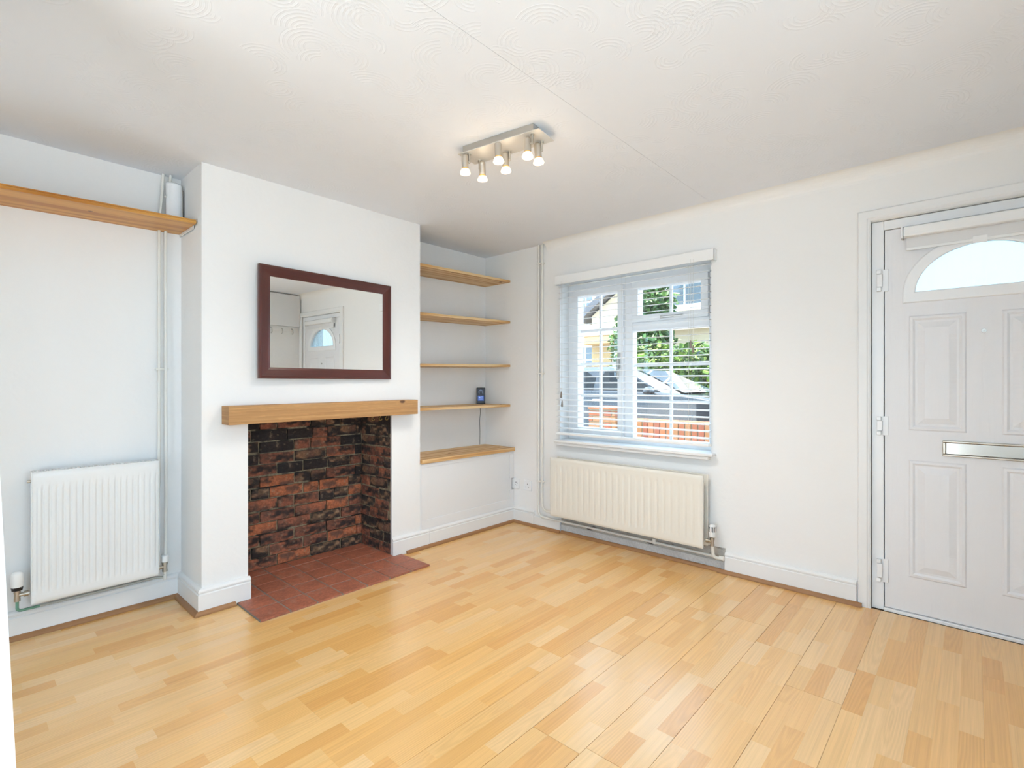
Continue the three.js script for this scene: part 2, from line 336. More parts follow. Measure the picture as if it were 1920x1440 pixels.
{ // laminate floor: planks with three printed rows of strips each
  const f = struct('floor', bx(-3.6, XR + 0.25, -0.15, SUB, -3.57, ZB + 0.25), std({ color: '#7d6242' }), 'honey coloured laminate floor of three-strip planks', 'floor');
  const PW = 0.192, PL = 1.285, all = [];
  const S = 0.672, C = 0.7405;
  const seen = (x, z) => { const d = -z * C - x * S, l = -z * S + x * C; return d > 0.5 && Math.abs(l) < d * 1.06 && d > 1.45; };
  for (let k = 0; k < 22; k++) {
    const x1 = 0.603 - k * PW, x0 = x1 - PW, xa = Math.max(x0, XL + 0.002), xb = Math.min(x1, XR - 0.002);
    if (xb - xa < 0.01) continue;
    const joint = Math.abs(x1 + 1.125) < 0.01 ? -1.965 : Math.abs(x1 + 0.933) < 0.01 ? -1.35 : rr(-3, 0);
    for (let j = -4; j < 5; j++) {
      const za = Math.max(joint + j * PL, ZW + 0.004), zb = Math.min(joint + (j + 1) * PL, ZB);
      if (zb - za < 0.02) continue;
      const worn = x0 > -1.35 && x0 < -0.5, g = worn ? 0.0004 : 0.00012;
      const plank = part(f, 'laminate_plank', bx(xa + g, xb - g, SUB, -0.0025, za + g, zb - g), M.plank);
      const tilt = worn ? rr(-0.004, 0.004) : rr(-0.0012, 0.0012);
      for (let r = 0; r < 3; r++) {
        const sa = Math.max(x0 + r * PW / 3, xa + g * (worn ? 2 : 1)), sb = Math.min(x0 + (r + 1) * PW / 3, xb - g * (worn ? 2 : 1));
        if (sb - sa < 0.006) continue;
        let z = za + g * (worn ? 2 : 1), start = rr(0.12, 0.42);
        const end = zb - g * (worn ? 2 : 1);
        while (z < end - 0.001) {
          let e = z + start; start = rr(0.26, 0.52);
          if (end - e < 0.09) e = end;
          all.push({ plank, sa, sb, z, e: Math.min(e, end), worn, d: Math.hypot((sa + sb) / 2, (z + e) / 2), v: seen((sa + sb) / 2, (z + e) / 2), tilt, tone: Math.floor(rnd() * TONES.length), gr: rnd() < 0.7 ? 0 : 1, u: rnd(), w: rnd() });
          z = Math.min(e, end);
        }
      }
    }
  }
  const stripGeo = (s) => {
    const g = new THREE.BoxGeometry(s.sb - s.sa, 0.003, s.e - s.z).translate((s.sa + s.sb) / 2, -0.0015, (s.z + s.e) / 2), p = g.attributes.position, uv = new Float32Array(p.count * 2);
    const cx = (s.sa + s.sb) / 2;
    for (let i = 0; i < p.count; i++) { uv[i * 2] = s.u + p.getZ(i) * 0.9; uv[i * 2 + 1] = s.w + (p.getX(i) - s.sa) / 0.11; if (p.getY(i) > -0.001) p.setY(i, s.tilt * (p.getX(i) - cx)); }
    g.setAttribute('uv', new THREE.BufferAttribute(uv, 2)); g.computeVertexNormals();
    return g;
  };
  all.sort((a, b) => (b.v - a.v) || (a.d - b.d));
  for (const s of all.slice(0, 300)) part(s.plank, 'strip', stripGeo(s), (s.worn ? waxed : laminate)[s.tone * 2 + s.gr]);
  const rest = all.slice(300).map((s) => { const g = flat(stripGeo(s)), c = new THREE.Color(TONES[s.tone]), a = new Float32Array(g.attributes.position.count * 3); for (let i = 0; i < a.length; i += 3) c.toArray(a, i); g.setAttribute('color', new THREE.BufferAttribute(a, 3)); return g; });
  part(f, 'strip_remainder', mergeGeometries(rest), lamVertex).userData.kind = 'stuff';
}
// skirting boards and the wooden beading at their foot
const SKIRT = [[0, 0.001], [0.022, 0.001], [0.022, 0.1], [0.0165, 0.104], [0.0165, 0.107], [0.021, 0.111], [0.0215, 0.118], [0.018, 0.124], [0.01, 0.1285], [0.003, 0.13], [0, 0.13]];
const low = (h) => [[0, 0.001], [0.022, 0.001], [0.022, h - 0.003], [0.019, h], [0, h]];
const quad = (() => { const p = [[0.0215, 0.0005]]; for (let i = 0; i <= 6; i++) { const a = (i / 6) * Math.PI / 2; p.push([0.0215 + 0.021 * Math.cos(a), 0.0005 + 0.021 * Math.sin(a)]); } return p; })();
struct('baseboard_left', sweepWall([[XL, 1.3], [XL, -0.866], [XC, -0.866], [XC, FP.z0 - 0.008]], SKIRT), M.trim, 'white moulded skirting of the radiator alcove and chimney breast', 'skirting board');
struct('baseboard_chimney', sweepWall([[XC, FP.z1 + 0.006], [XC, -2.336]], SKIRT), M.trim, 'short white skirting right of the fireplace hearth', 'skirting board');
struct('baseboard_cupboard', sweepWall([[XC, -2.338], [XC, ZW], [-2.705, ZW]], SKIRT), M.trim, 'white skirting along the alcove cupboard into the corner', 'skirting board');
struct('baseboard_corner', sweepWall([[-2.703, ZW], [-2.435, ZW]], low(0.088)), M.trim, 'low cut white skirting below the heating pipe bends', 'skirting board');
struct('baseboard_window', sweepWall([[-1.152, ZW], [-0.462, ZW]], SKIRT), M.trim, 'white moulded skirting between window radiator and front door', 'skirting board');
struct('trim_1', join(sweepWall([[XL, 1.3], [XL, -0.866], [XC, -0.866], [XC, -1.02]], quad)), M.beading, 'brown wooden beading at the foot of the left skirting', 'beading');
struct('trim_2', sweepWall([[XC, -2.13], [XC, ZW], [-2.43, ZW]], quad), M.beading, 'brown wooden beading along the cupboard and corner skirting', 'beading');
struct('trim_3', sweepWall([[-2.425, ZW - 0.012], [-1.152, ZW - 0.012], [-1.152, ZW], [-0.438, ZW]], quad), M.beading, 'brown wooden beading under the window radiator towards the door', 'beading');
struct('trim_4', bx(-2.433, -1.156, 0.0005, 0.066, ZW, ZW + 0.0095), M.bareBoard, 'bare pale board low on the wall under the window radiator', 'board');
struct('trim_5', bx(-2.433, -1.154, 0.066, 0.15, ZW - 0.002, ZW + 0.003), M.roughPlaster, 'rough unpainted plaster strip behind the window radiator foot', 'plaster');
{ // hearth of quarry tiles
  const h = struct('floor_hearth', bx(FP.back, -2.618, SUB, 0.0095, -1.028, -2.088), M.grout, 'red quarry tile hearth of the fireplace', 'hearth');
  const zs = [-1.026, -1.18, -1.325, -1.472, -1.63, -1.785, -1.94, -2.09], xs = [-2.616, -2.77, -2.924, -3.08, -3.235, -3.345];
  const mats = tileTex.map((t) => std({ map: t, roughness: 0.5, bumpMap: plasterBump, bumpScale: 0.002 }));
  for (let i = 0; i < 5; i++) for (let j = 0; j < 7; j++) {
    if (i > 1 && (j === 6)) continue;
    let za = zs[j] - 0.004, zb = zs[j + 1] + 0.004; if (j === 0 && i > 1) za = FP.z0 - 0.004; if (j === 5 && i > 1) zb = FP.z1 + 0.002;
    part(h, 'tile', rbx(xs[i + 1] + 0.004, xs[i] - (i ? 0.004 : 0), 0.001, 0.0125 + rr(-0.0012, 0.0012), Math.min(za, zb), Math.max(za, zb), 0.0025, undefined, 1), pick(mats));
  }
}

// ------------------------------------------------------------------ window, blind, sill
{
  const w = new THREE.Group(); w.name = 'window_1'; scene.add(w); tag(w, 'white plastic casement window with glazing bars behind the blind', 'window', null, 'structure');
  const zf = -3.385, zb = -3.45, fw = 0.055;   // room face and outer face of the frame
  const bar = (x0, x1, y0, y1, a = zf, b = zb) => rbx(x0, x1, y0, y1, b, a, 0.004);
  part(w, 'frame', join(bar(WN.x0, WN.x1, WN.y0, 0.79), bar(WN.x0, WN.x1, 1.93, WN.y1), bar(WN.x0, WN.x0 + fw, 0.79, 1.93), bar(WN.x1 - fw, WN.x1, 0.79, 1.93), bar(-1.935, -1.865, 0.79, 1.93), bar(-1.865, WN.x1 - fw, 1.575, 1.635)), M.upvc);
  const sash = (x0, x1, y0, y1, name) => {
    const t = 0.05, s = part(w, name, join(bar(x0, x1, y0, y0 + t, zf + 0.018, zb), bar(x0, x1, y1 - t, y1, zf + 0.018, zb), bar(x0, x0 + t, y0 + t, y1 - t, zf + 0.018, zb), bar(x1 - t, x1, y0 + t, y1 - t, zf + 0.018, zb)), M.upvc);
    return [s, x0 + t, x1 - t, y0 + t, y1 - t];
  };
  const glaze = (owner, x0, x1, y0, y1, rows) => {   // panes between white bars
    const cols = 2, zc = (zf + zb) / 2 - 0.005, b = 0.009;
    for (let c = 1; c < cols; c++) part(owner, 'glazing_bar', bx(x0 + (x1 - x0) * c / cols - b, x0 + (x1 - x0) * c / cols + b, y0, y1, zc - 0.009, zc + 0.009), M.upvc);
    for (const y of rows) part(owner, 'glazing_bar', bx(x0, x1, y - b, y + b, zc - 0.008, zc + 0.008), M.upvc);
    const ys = [y0, ...rows, y1].sort((p, q) => p - q);
    for (let c = 0; c < cols; c++) for (let k = 0; k < ys.length - 1; k++) part(owner, 'pane', bx(x0 + (x1 - x0) * c / cols, x0 + (x1 - x0) * (c + 1) / cols, ys[k], ys[k + 1], zc - 0.0005, zc + 0.0005), M.glass);
  };
  let [s, ...r] = sash(WN.x0 + fw, -1.935, 0.79, 1.93, 'casement'); glaze(s, ...r, [1.09, 1.345, 1.605]);
  part(s, 'handle', join(rbx(-1.98, -1.955, 1.3, 1.42, zf + 0.018, zf + 0.03, 0.004), rbx(-1.976, -1.959, 1.22, 1.38, zf + 0.034, zf + 0.048, 0.006), cyl(0.009, 0.009, 0.02, 0, 0, 0, 12).rotateX(Math.PI / 2).translate(-1.968, 1.37, zf + 0.034)), M.steel, 'grey lever handle of the casement');
  [s, ...r] = sash(-1.865, WN.x1 - fw, 1.635, 1.93, 'top_vent'); glaze(s, ...r, []);
  part(s, 'handle', join(rbx(-1.64, -1.54, 1.647, 1.667, zf + 0.018, zf + 0.028, 0.004), rbx(-1.63, -1.46, 1.65, 1.663, zf + 0.036, zf + 0.05, 0.005), cyl(0.008, 0.008, 0.02, 0, 0, 0, 12).rotateX(Math.PI / 2).translate(-1.62, 1.657, zf + 0.034)), M.steel, 'grey lever handle of the top vent');
  glaze(w, -1.865, WN.x1 - fw, 0.79, 1.575, [1.06, 1.32]);
  part(w, 'window_sill', join(rbx(-2.466, -1.212, 0.722, 0.742, -3.39, -3.208, 0.006), rbx(-2.449, -1.246, 0.70, 0.724, ZW - 0.001, -3.222, 0.004)), M.trim);
  part(w, 'outer_sill', bx(WN.x0 - 0.05, WN.x1 + 0.05, 0.68, 0.722, -3.66, -3.44), M.upvc);
}
{ // venetian blind hung in front of the opening
  const b = thing('venetian_blind', 'white venetian blind with open slats over the window', 'blind', [0, 0, 0]);
  const x0 = -2.452, x1 = -1.24, zc = -3.243;
  part(b, 'valance', join(rbx(-2.457, -1.207, 1.967, 2.037, -3.222, -3.21, 0.003), rbx(-2.457, -2.449, 1.967, 2.037, ZW, -3.212, 0.002), rbx(-1.215, -1.207, 1.967, 2.037, ZW, -3.212, 0.002)), M.blind);
  part(b, 'headrail', rbx(x0, x1, 1.985, 2.03, ZW + 0.002, -3.226, 0.003), M.blind);
  const slat = new THREE.BufferGeometry(); { // slightly crowned, 50 mm deep
    const n = 6, l = [], L = x1 - x0, f = (k) => { const t = k / n - 0.5; return [t * 0.05, 0.0022 * (1 - 4 * t * t)]; };
    for (let k = 0; k < n; k++) { const [z0, y0] = f(k), [z1, y1] = f(k + 1); for (const d of [0.0012, -0.0012]) l.push([[-L / 2, y0 + d, z0], [L / 2, y0 + d, z0], [L / 2, y1 + d, z1], [-L / 2, y1 + d, z1]]); }
    for (const s of [0, n]) { const [z, y] = f(s); l.push([[-L / 2, y - 0.0012, z], [L / 2, y - 0.0012, z], [L / 2, y + 0.0012, z], [-L / 2, y + 0.0012, z]]); }
    slat.copy(quads(l));
  }
  for (let k = 0; k < 26; k++) { const m = part(b, 'slat', slat, M.blind); m.position.set((x0 + x1) / 2, 0.837 + k * 0.0445, zc); m.rotation.x = 0.13 + rr(-0.012, 0.012); m.rotation.z = rr(-0.0006, 0.0006); }
  part(b, 'bottom_rail', rbx(x0, x1, 0.784, 0.803, zc - 0.025, zc + 0.025, 0.005), M.blind);
  for (const x of [-2.32, -1.86, -1.37]) for (const z of [zc - 0.0265, zc + 0.0265]) part(b, 'ladder_cord', cyl(0.0009, 0.0009, 1.19, x, 1.395, z, 6), M.cord);
  for (const [x, y] of [[-1.352, 1.46], [-1.336, 1.43], [-2.39, 1.12], [-2.382, 1.05]]) {
    const c = part(b, 'pull_cord', cyl(0.0011, 0.0011, 1.99 - y, x, (1.99 + y) / 2, -3.208, 6), M.cord);
    part(c, 'tassel', new THREE.LatheGeometry([[0, 0.05], [0.004, 0.05], [0.0065, 0.03], [0.0085, 0.004], [0.006, 0], [0, 0]].map((p) => new THREE.Vector2(...p)), 14).translate(x, y - 0.045, -3.208), std({ color: '#8d8378', roughness: 0.6 }), 'grey brown cord tassel');
  }
}
// ------------------------------------------------------------------ front door
{
  const z = -3.285, x0 = -0.343, x1 = 0.419, y0 = 0.02, y1 = 1.985, cx = 0.038;
  const d = new THREE.Group(); d.name = 'door_1'; scene.add(d); tag(d, 'white panelled front door with half moon glass', 'door', null, 'structure');
  const arch = (rx, ry, by) => { const s = []; for (let i = 0; i <= 40; i++) { const a = Math.PI * i / 40; s.push(new THREE.Vector2(cx - rx * Math.cos(a), by + ry * Math.sin(a))); } return s; };
  const leaf = new THREE.Shape([[x0, y0], [x1, y0], [x1, y1], [x0, y1]].map((p) => new THREE.Vector2(...p)));
  leaf.holes.push(new THREE.Path(arch(0.262, 0.222, 1.645).reverse()));
  const streak = rep(tex(256, 256, (u, v) => fbm(u, v, 60, 5, 301, 3), false), 3, 1);
  const doorSkin = std({ color: '#ececee', roughness: 0.42, bumpMap: rep(tex(512, 512, (u, v) => fbm(u + 0.02 * fbm(u, v, 3, 4, 311, 2), v, 70, 4, 312, 3), false), 1.6, 1), bumpScale: 0.0012 });
  const L = part(d, 'leaf', uvm(new THREE.ExtrudeGeometry(leaf, { depth: 0.044, bevelEnabled: false, curveSegments: 40 }).translate(0, 0, z - 0.044)), doorSkin);
  // moulded surround of the glass
  const ring = new THREE.Shape([...arch(0.30, 0.258, 1.645), new THREE.Vector2(cx + 0.30, 1.604), new THREE.Vector2(cx - 0.30, 1.604)]);
  ring.holes.push(new THREE.Path(arch(0.262, 0.222, 1.645).reverse()));
  part(L, 'glass_surround', new THREE.ExtrudeGeometry(ring, { depth: 0.004, bevelEnabled: true, bevelThickness: 0.006, bevelSize: 0.007, bevelSegments: 3, curveSegments: 40 }).translate(0, 0, z), M.upvc);
  part(L, 'pane', uvm(new THREE.ExtrudeGeometry(new THREE.Shape(arch(0.266, 0.226, 1.643)), { depth: 0.004, bevelEnabled: false }).translate(0, 0, z - 0.026)), phy({ color: '#c9d1d3', transmission: 1, thickness: 0, roughness: 0.35, bumpMap: streak, bumpScale: 0.004 }), 'obscured half moon glass');
  // raised mouldings of the four panels
  const PROF = [[0, 0], [0.006, 0.005], [0.016, 0.006], [0.022, 0.002], [0.027, -0.0015], [0.034, -0.001], [0.062, 0.007], [0.064, 0.0075]];
  const panelsAt = [[-0.244, -0.024], [0.1, 0.32]].flatMap(([a, b]) => [[a, b, 0.948, 1.53], [a, b, 0.2, 0.797]]);
  for (const [a, b, c, e] of panelsAt) {
    const g = frameGeo(a, b, c, e, PROF).translate(0, 0, z + 0.0005);
    part(L, 'panel', join(g, bx(a + 0.064, b - 0.064, c + 0.064, e - 0.064, z, z + 0.0078)), doorSkin);
  }
  const lb = part(L, 'letterbox', join(rbx(-0.112, 0.19, 0.83, 0.84, z, z + 0.012, 0.003), rbx(-0.112, 0.19, 0.897, 0.907, z, z + 0.012, 0.003), rbx(-0.112, -0.1, 0.84, 0.897, z, z + 0.012, 0.003), rbx(0.178, 0.19, 0.84, 0.897, z, z + 0.012, 0.003)), M.nickel, 'polished metal letterbox frame');
  part(lb, 'flap', rbx(-0.099, 0.177, 0.841, 0.896, z + 0.001, z + 0.006, 0.002), M.chrome, 'mirror bright letterbox flap');
  const pv = part(L, 'peephole', cyl(0.009, 0.0095, 0.008, 0, 0, 0, 20).rotateX(Math.PI / 2).translate(cx, 1.436, z + 0.003), M.chrome);
  part(pv, 'lens', new THREE.SphereGeometry(0.0055, 14, 10).scale(1, 1, 0.4).translate(cx, 1.436, z + 0.007), M.glass);
  for (const [a, b] of [[1.668, 1.783], [0.915, 1.015], [0.147, 0.268]]) {
    const h = part(d, 'hinge', join(rbx(-0.375, -0.352, a + 0.024, b - 0.024, -3.281, -3.262, 0.003), rbx(-0.353, -0.328, a, b, z, z + 0.006, 0.002)), M.upvc);
    for (const y of [a + 0.002, b - 0.022]) part(h, 'knuckle', rbx(-0.377, -0.357, y, y + 0.02, -3.281, -3.259, 0.003), M.upvc);
  }
  // door frame, threshold and architrave
  const zF = -3.281;
  part(d, 'door_frame', join(rbx(DR.x0 + 0.003, -0.347, 0, DR.y1 - 0.003, -3.38, zF, 0.004), rbx(0.423, DR.x1 - 0.003, 0, DR.y1 - 0.003, -3.38, zF, 0.004), rbx(-0.347, 0.423, 1.989, DR.y1 - 0.003, -3.38, zF, 0.004), bx(-0.36, -0.32, 0, 2, -3.36, -3.335), bx(0.396, 0.436, 0, 2, -3.36, -3.335), bx(-0.36, 0.436, 1.96, 2, -3.36, -3.335)), M.upvc);
  part(d, 'threshold', rbx(-0.347, 0.423, 0.0, 0.016, -3.36, -3.272, 0.003), M.upvc);
  const arc = [[0, 0.0], [0, 0.014], [0.006, 0.019], [0.04, 0.019], [0.046, 0.015], [0.052, 0.015], [0.058, 0.01], [0.058, 0]];
  part(d, 'architrave', frameGeo(-0.458, 0.529, -0.3, 2.1, arc).translate(0, 0, ZW), M.trim);
}
{ // small roller blind over the door glass
  const r = thing('roller_blind', 'white roller blind rolled up at the top of the front door', 'blind', [0, 0, 0]);
  const x0 = -0.262, x1 = 0.338;
  part(r, 'roll', join(new THREE.CylinderGeometry(0.026, 0.026, x1 - x0, 28).rotateZ(Math.PI / 2).translate((x0 + x1) / 2, 1.95, -3.252), rbx(x0, x1, 1.925, 1.976, -3.254, -3.225, 0.008)), M.blind);
  for (const x of [x0 - 0.006, x1 + 0.006]) part(r, 'bracket', rbx(x - 0.004, x + 0.004, 1.92, 1.98, -3.286, -3.23, 0.003), M.trim);
  part(r, 'fabric', bx(x0 + 0.01, x1 - 0.01, 1.872, 1.94, -3.2665, -3.2655), std({ color: '#e6e6e6', roughness: 0.85 }));
  const b = part(r, 'bottom_bar', rbx(x0 + 0.01, x1 - 0.01, 1.862, 1.876, -3.269, -3.263, 0.002), M.blind);
  part(b, 'pull_tab', rbx(-0.002, 0.05, 1.852, 1.886, -3.263, -3.2605, 0.001), std({ color: '#f3f3f3', roughness: 0.3 }));
}
// ------------------------------------------------------------------ radiators
function radPanel(w, h, n, dip, top, foot) {   // pressed steel sheet in the xy plane, flutes along y; origin bottom left, face at z = 0
  const nx = n * 10 + 4, ny = 26, pos = [], idx = [], pitch = (w - 0.03) / n;
  const Y = []; for (let j = 0; j <= ny; j++) Y.push(j < 8 ? foot * 1.6 * j / 8 : j > ny - 8 ? h - top * 1.6 * (ny - j) / 8 : foot * 1.6 + (h - foot * 1.6 - top * 1.6) * (j - 8) / (ny - 16));
  for (let j = 0; j <= ny; j++) for (let i = 0; i <= nx; i++) {
    const x = w * i / nx, y = Y[j], t = ((x - 0.015) / pitch) % 1, inside = x > 0.015 && x < w - 0.015;
    const f = inside ? sm(0.08, 0.26, t) * sm(0.92, 0.74, t) : 0, e = sm(foot * 0.75, foot * 1.3, y) * sm(h - top * 0.75, h - top * 1.3, y);
    const edge = Math.min(x, w - x, y, h - y);
    pos.push(x, y, -dip * (1 - f) * e - 0.006 * sm(0.006, 0, edge));
  }
  for (let j = 0; j < ny; j++) for (let i = 0; i < nx; i++) { const a = j * (nx + 1) + i; idx.push(a, a + 1, a + nx + 2, a, a + nx + 2, a + nx + 1); }
  const g = new THREE.BufferGeometry(); g.setAttribute('position', new THREE.Float32BufferAttribute(pos, 3)); g.setIndex(idx); g.computeVertexNormals();
  const uv = new Float32Array(pos.length / 3 * 2); g.setAttribute('uv', new THREE.BufferAttribute(uv, 2));
  return g;
}
function trv(parent, x, y, z, s, head, opts = {}) {   // thermostatic valve standing at x, y, z; s = side towards the radiator
  const v = part(parent, 'valve', join(cyl(0.011, 0.011, 0.05, x, y + 0.005, z, 16), cyl(0.014, 0.014, 0.014, x, y + 0.022, z, 6), cyl(0.013, 0.013, 0.012, x, y - 0.016, z, 6), cyl(0.009, 0.009, 0.04, 0, 0, 0, 14).rotateZ(Math.PI / 2).translate(x + s * 0.022, y + 0.005, z), cyl(0.0135, 0.0135, 0.014, 0, 0, 0, 6).rotateZ(Math.PI / 2).translate(x + s * 0.03, y + 0.005, z)), M.nickel, 'plated valve body');
  if (opts.turn) { v.position.set(x, 0, z); v.geometry = v.geometry.translate(-x, 0, -z); v.rotation.y = opts.turn; }
  if (head === 'lock') { part(v, 'valve_cap', new THREE.LatheGeometry([[0, 0], [0.016, 0], [0.0175, 0.004], [0.0175, 0.03], [0.0155, 0.036], [0, 0.037]].map((p) => new THREE.Vector2(...p)), 24).translate(opts.turn ? 0 : x, y + 0.03, opts.turn ? 0 : z), M.radWhite); return v; }
  const ox = opts.turn ? 0 : x, oz = opts.turn ? 0 : z;
  part(v, 'thermostat_head', new THREE.LatheGeometry([[0, 0.034], [0.0195, 0.034], [0.0205, 0.04], [0.0225, 0.055], [0.0225, 0.083], [0.021, 0.1], [0.016, 0.109], [0.006, 0.112], [0, 0.112]].map((p) => new THREE.Vector2(...p)), 28).translate(ox, y, oz), M.radWhite);
  if (opts.black) part(v, 'collar', cyl(0.0212, 0.019, 0.016, ox, y + 0.036, oz, 24), M.black, 'black collar under the thermostat head');
  if (opts.slots) { const a = []; for (let k = 0; k < 12; k++) { const q = (k / 12) * Math.PI * 2; a.push(new THREE.BoxGeometry(0.0035, 0.032, 0.002).translate(0, y + 0.084, 0.0222).rotateY(q).translate(ox, 0, oz)); } part(v, 'grip_slot', join(a), M.darkGap); }
  return v;
}
{ // tall radiator in the left alcove, local x runs along the wall towards the window
  const r = thing('radiator', 'tall white panel radiator in the alcove under the single shelf', 'radiator', [-3.2, 0, -0.245]);
  const w = 0.497, y0 = 0.168, h = 0.61;
  const G = (g) => flat(turnX(g));
  part(r, 'front_panel', turnX(radPanel(w, h, 19, 0.005, 0.075, 0.055).translate(0, y0, 0)), M.radWhite);
  part(r, 'back_panel', G(rbx(0.005, w - 0.005, y0 + 0.01, y0 + h - 0.01, -0.062, -0.05, 0.003)), M.radWhite);
  part(r, 'convector', G(join(...[...Array(24)].map((_, k) => bx(0.02 + k * 0.0195, 0.0215 + k * 0.0195, y0 + 0.02, y0 + h - 0.012, -0.05, -0.007)))), M.radWhite);
  const slots = [bx(0, w, y0 + h - 0.003, y0 + h, -0.012, 0.0), bx(0, w, y0 + h - 0.003, y0 + h, -0.062, -0.05)];
  for (let k = 0; k < 34; k++) slots.push(bx(0.004 + k * 0.01455, 0.0105 + k * 0.01455, y0 + h - 0.003, y0 + h, -0.05, -0.012));
  part(r, 'top_grille', G(join(slots)), M.radWhite);
  for (const x of [0, w - 0.004]) part(r, 'side_cover', G(rbx(x, x + 0.004, y0, y0 + h, -0.06, -0.004, 0.0015)), M.radWhite);
  for (const x of [0.06, w - 0.085]) part(r, 'bracket', G(bx(x, x + 0.025, y0 + 0.05, y0 + h - 0.06, -0.1, -0.06)), M.radWhite);
  part(r, 'bleed_valve', cyl(0.007, 0.007, 0.016, 0, 0, 0, 12).rotateX(Math.PI / 2).translate(-0.03, y0 + h - 0.045, 0.004), M.nickel);
  trv(r, -0.03, 0.215, 0.045, 1, 'trv', { black: true, turn: Math.PI / 2 });
  trv(r, -0.03, 0.195, -w - 0.03, -1, 'lock', { turn: Math.PI / 2 });
}
{ // long radiator under the window
  const r = thing('radiator', 'long cream double panel radiator below the window', 'radiator', [-2.462, 0, -3.155]);
  const w = 1.208, y0 = 0.152, h = 0.457;
  part(r, 'front_panel', radPanel(w, h, 24, 0.0034, 0.062, 0.05).translate(0, y0, 0), M.radCream);
  part(r, 'back_panel', rbx(0.02, w + 0.006, y0 + 0.005, y0 + h, -0.08, -0.066, 0.004), M.radCream);
  part(r, 'convector', join(...[...Array(46)].map((_, k) => bx(0.03 + k * 0.0252, 0.0315 + k * 0.0252, y0 + 0.03, y0 + h - 0.03, -0.066, -0.008))), M.radCream);
  for (const x of [0, w - 0.003]) part(r, 'side_edge', rbx(x, x + 0.003, y0 + 0.003, y0 + h - 0.003, -0.02, -0.004, 0.001), M.radCream);
  for (const x of [0.025, w - 0.02]) part(r, 'header', cyl(0.014, 0.014, 0.07, 0, 0, 0, 16).rotateX(Math.PI / 2).translate(x, y0 + 0.04, -0.04), M.radCream);
  for (const x of [0.2, w - 0.225]) part(r, 'bracket', bx(x, x + 0.025, y0 + 0.01, y0 + h - 0.08, -0.112, -0.08), M.radCream);
  trv(r, w + 0.048, 0.195, -0.035, -1, 'trv', { slots: true });
}
// ------------------------------------------------------------------ heating pipes
function clip(p, x, y, z, axis) { part(p, 'pipe_clip', axis === 'x' ? rbx(x - 0.034, x + 0.034, y - 0.006, y + 0.006, z - 0.02, z + 0.012, 0.003) : rbx(x - 0.02, x + 0.012, y - 0.006, y + 0.006, z - 0.03, z + 0.03, 0.003), M.pipePaint); }
{
  const a = thing('heating_pipe', 'white painted pipe running down behind the alcove radiator top', 'pipe', [0, 0, 0]);
  part(a, 'pipe', bentPipe([[-3.272, CH, -0.775], [-3.272, 2.25, -0.772], [-3.274, 2.06, -0.757], [-3.274, 1.9, -0.757], [-3.279, 0.7, -0.757], [-3.282, 0.15, -0.74]], 0.0075, 0.04), M.pipePaint);
  clip(a, -3.28, 1.265, -0.771, 'z');
  const b = thing('heating_pipe', 'white painted pipe dropping to the alcove radiator lockshield valve', 'pipe', [0, 0, 0]);
  part(b, 'pipe', bentPipe([[-3.268, CH, -0.808], [-3.268, 2.25, -0.806], [-3.272, 2.06, -0.786], [-3.272, 1.85, -0.785], [-3.262, 0.6, -0.785], [-3.235, 0.205, -0.775], [-3.23, 0.13, -0.772]], 0.0075, 0.04), M.pipePaint);
  const c = thing('heating_pipe', 'thin grey pipe with a green tarnished bend along the alcove skirting', 'pipe', [0, 0, 0]);
  part(c, 'pipe', bentPipe([[-3.252, 0.141, -0.275], [-3.262, 0.141, -0.74], [-3.235, 0.14, -0.772], [-3.23, 0.16, -0.772]], 0.006, 0.018), std({ color: '#bdbcb2', roughness: 0.6 }));
  part(c, 'pipe_bend', bentPipe([[-3.23, 0.2, -0.2], [-3.23, 0.147, -0.2], [-3.252, 0.141, -0.277]], 0.006, 0.018), M.verdigris, 'green tarnished pipe bend');
  const d = thing('heating_pipe', 'white pipe running down the corner and along under the window radiator', 'pipe', [0, 0, 0]);
  part(d, 'pipe', bentPipe([[-2.656, CH, -3.254], [-2.656, 0.104, -3.25], [-2.56, 0.1, -3.225], [-2.4, 0.1, -3.235], [-1.3, 0.098, -3.236], [-1.215, 0.098, -3.23]], 0.0085, 0.05), M.pipePaint);
  for (const y of [2.175, 1.272, 0.383]) clip(d, -2.638, y, -3.256, 'x');
  part(d, 'elbow', join(bentPipe([[-1.206, 0.19, -3.19], [-1.206, 0.098, -3.205], [-1.16, 0.09, -3.24]], 0.0095, 0.03), cyl(0.014, 0.014, 0.03, 0, 0, 0, 16).rotateZ(Math.PI / 2).translate(-1.166, 0.093, -3.236), rbx(-1.63, -1.605, 0.09, 0.125, -3.262, -3.226, 0.003)), M.pipePaint);
  const e = thing('heating_pipe', 'white pipe running down the corner into the window radiator', 'pipe', [0, 0, 0]);
  part(e, 'pipe', bentPipe([[-2.618, CH, -3.254], [-2.618, 0.168, -3.25], [-2.53, 0.152, -3.215], [-2.46, 0.17, -3.2]], 0.0085, 0.055), M.pipePaint);
}
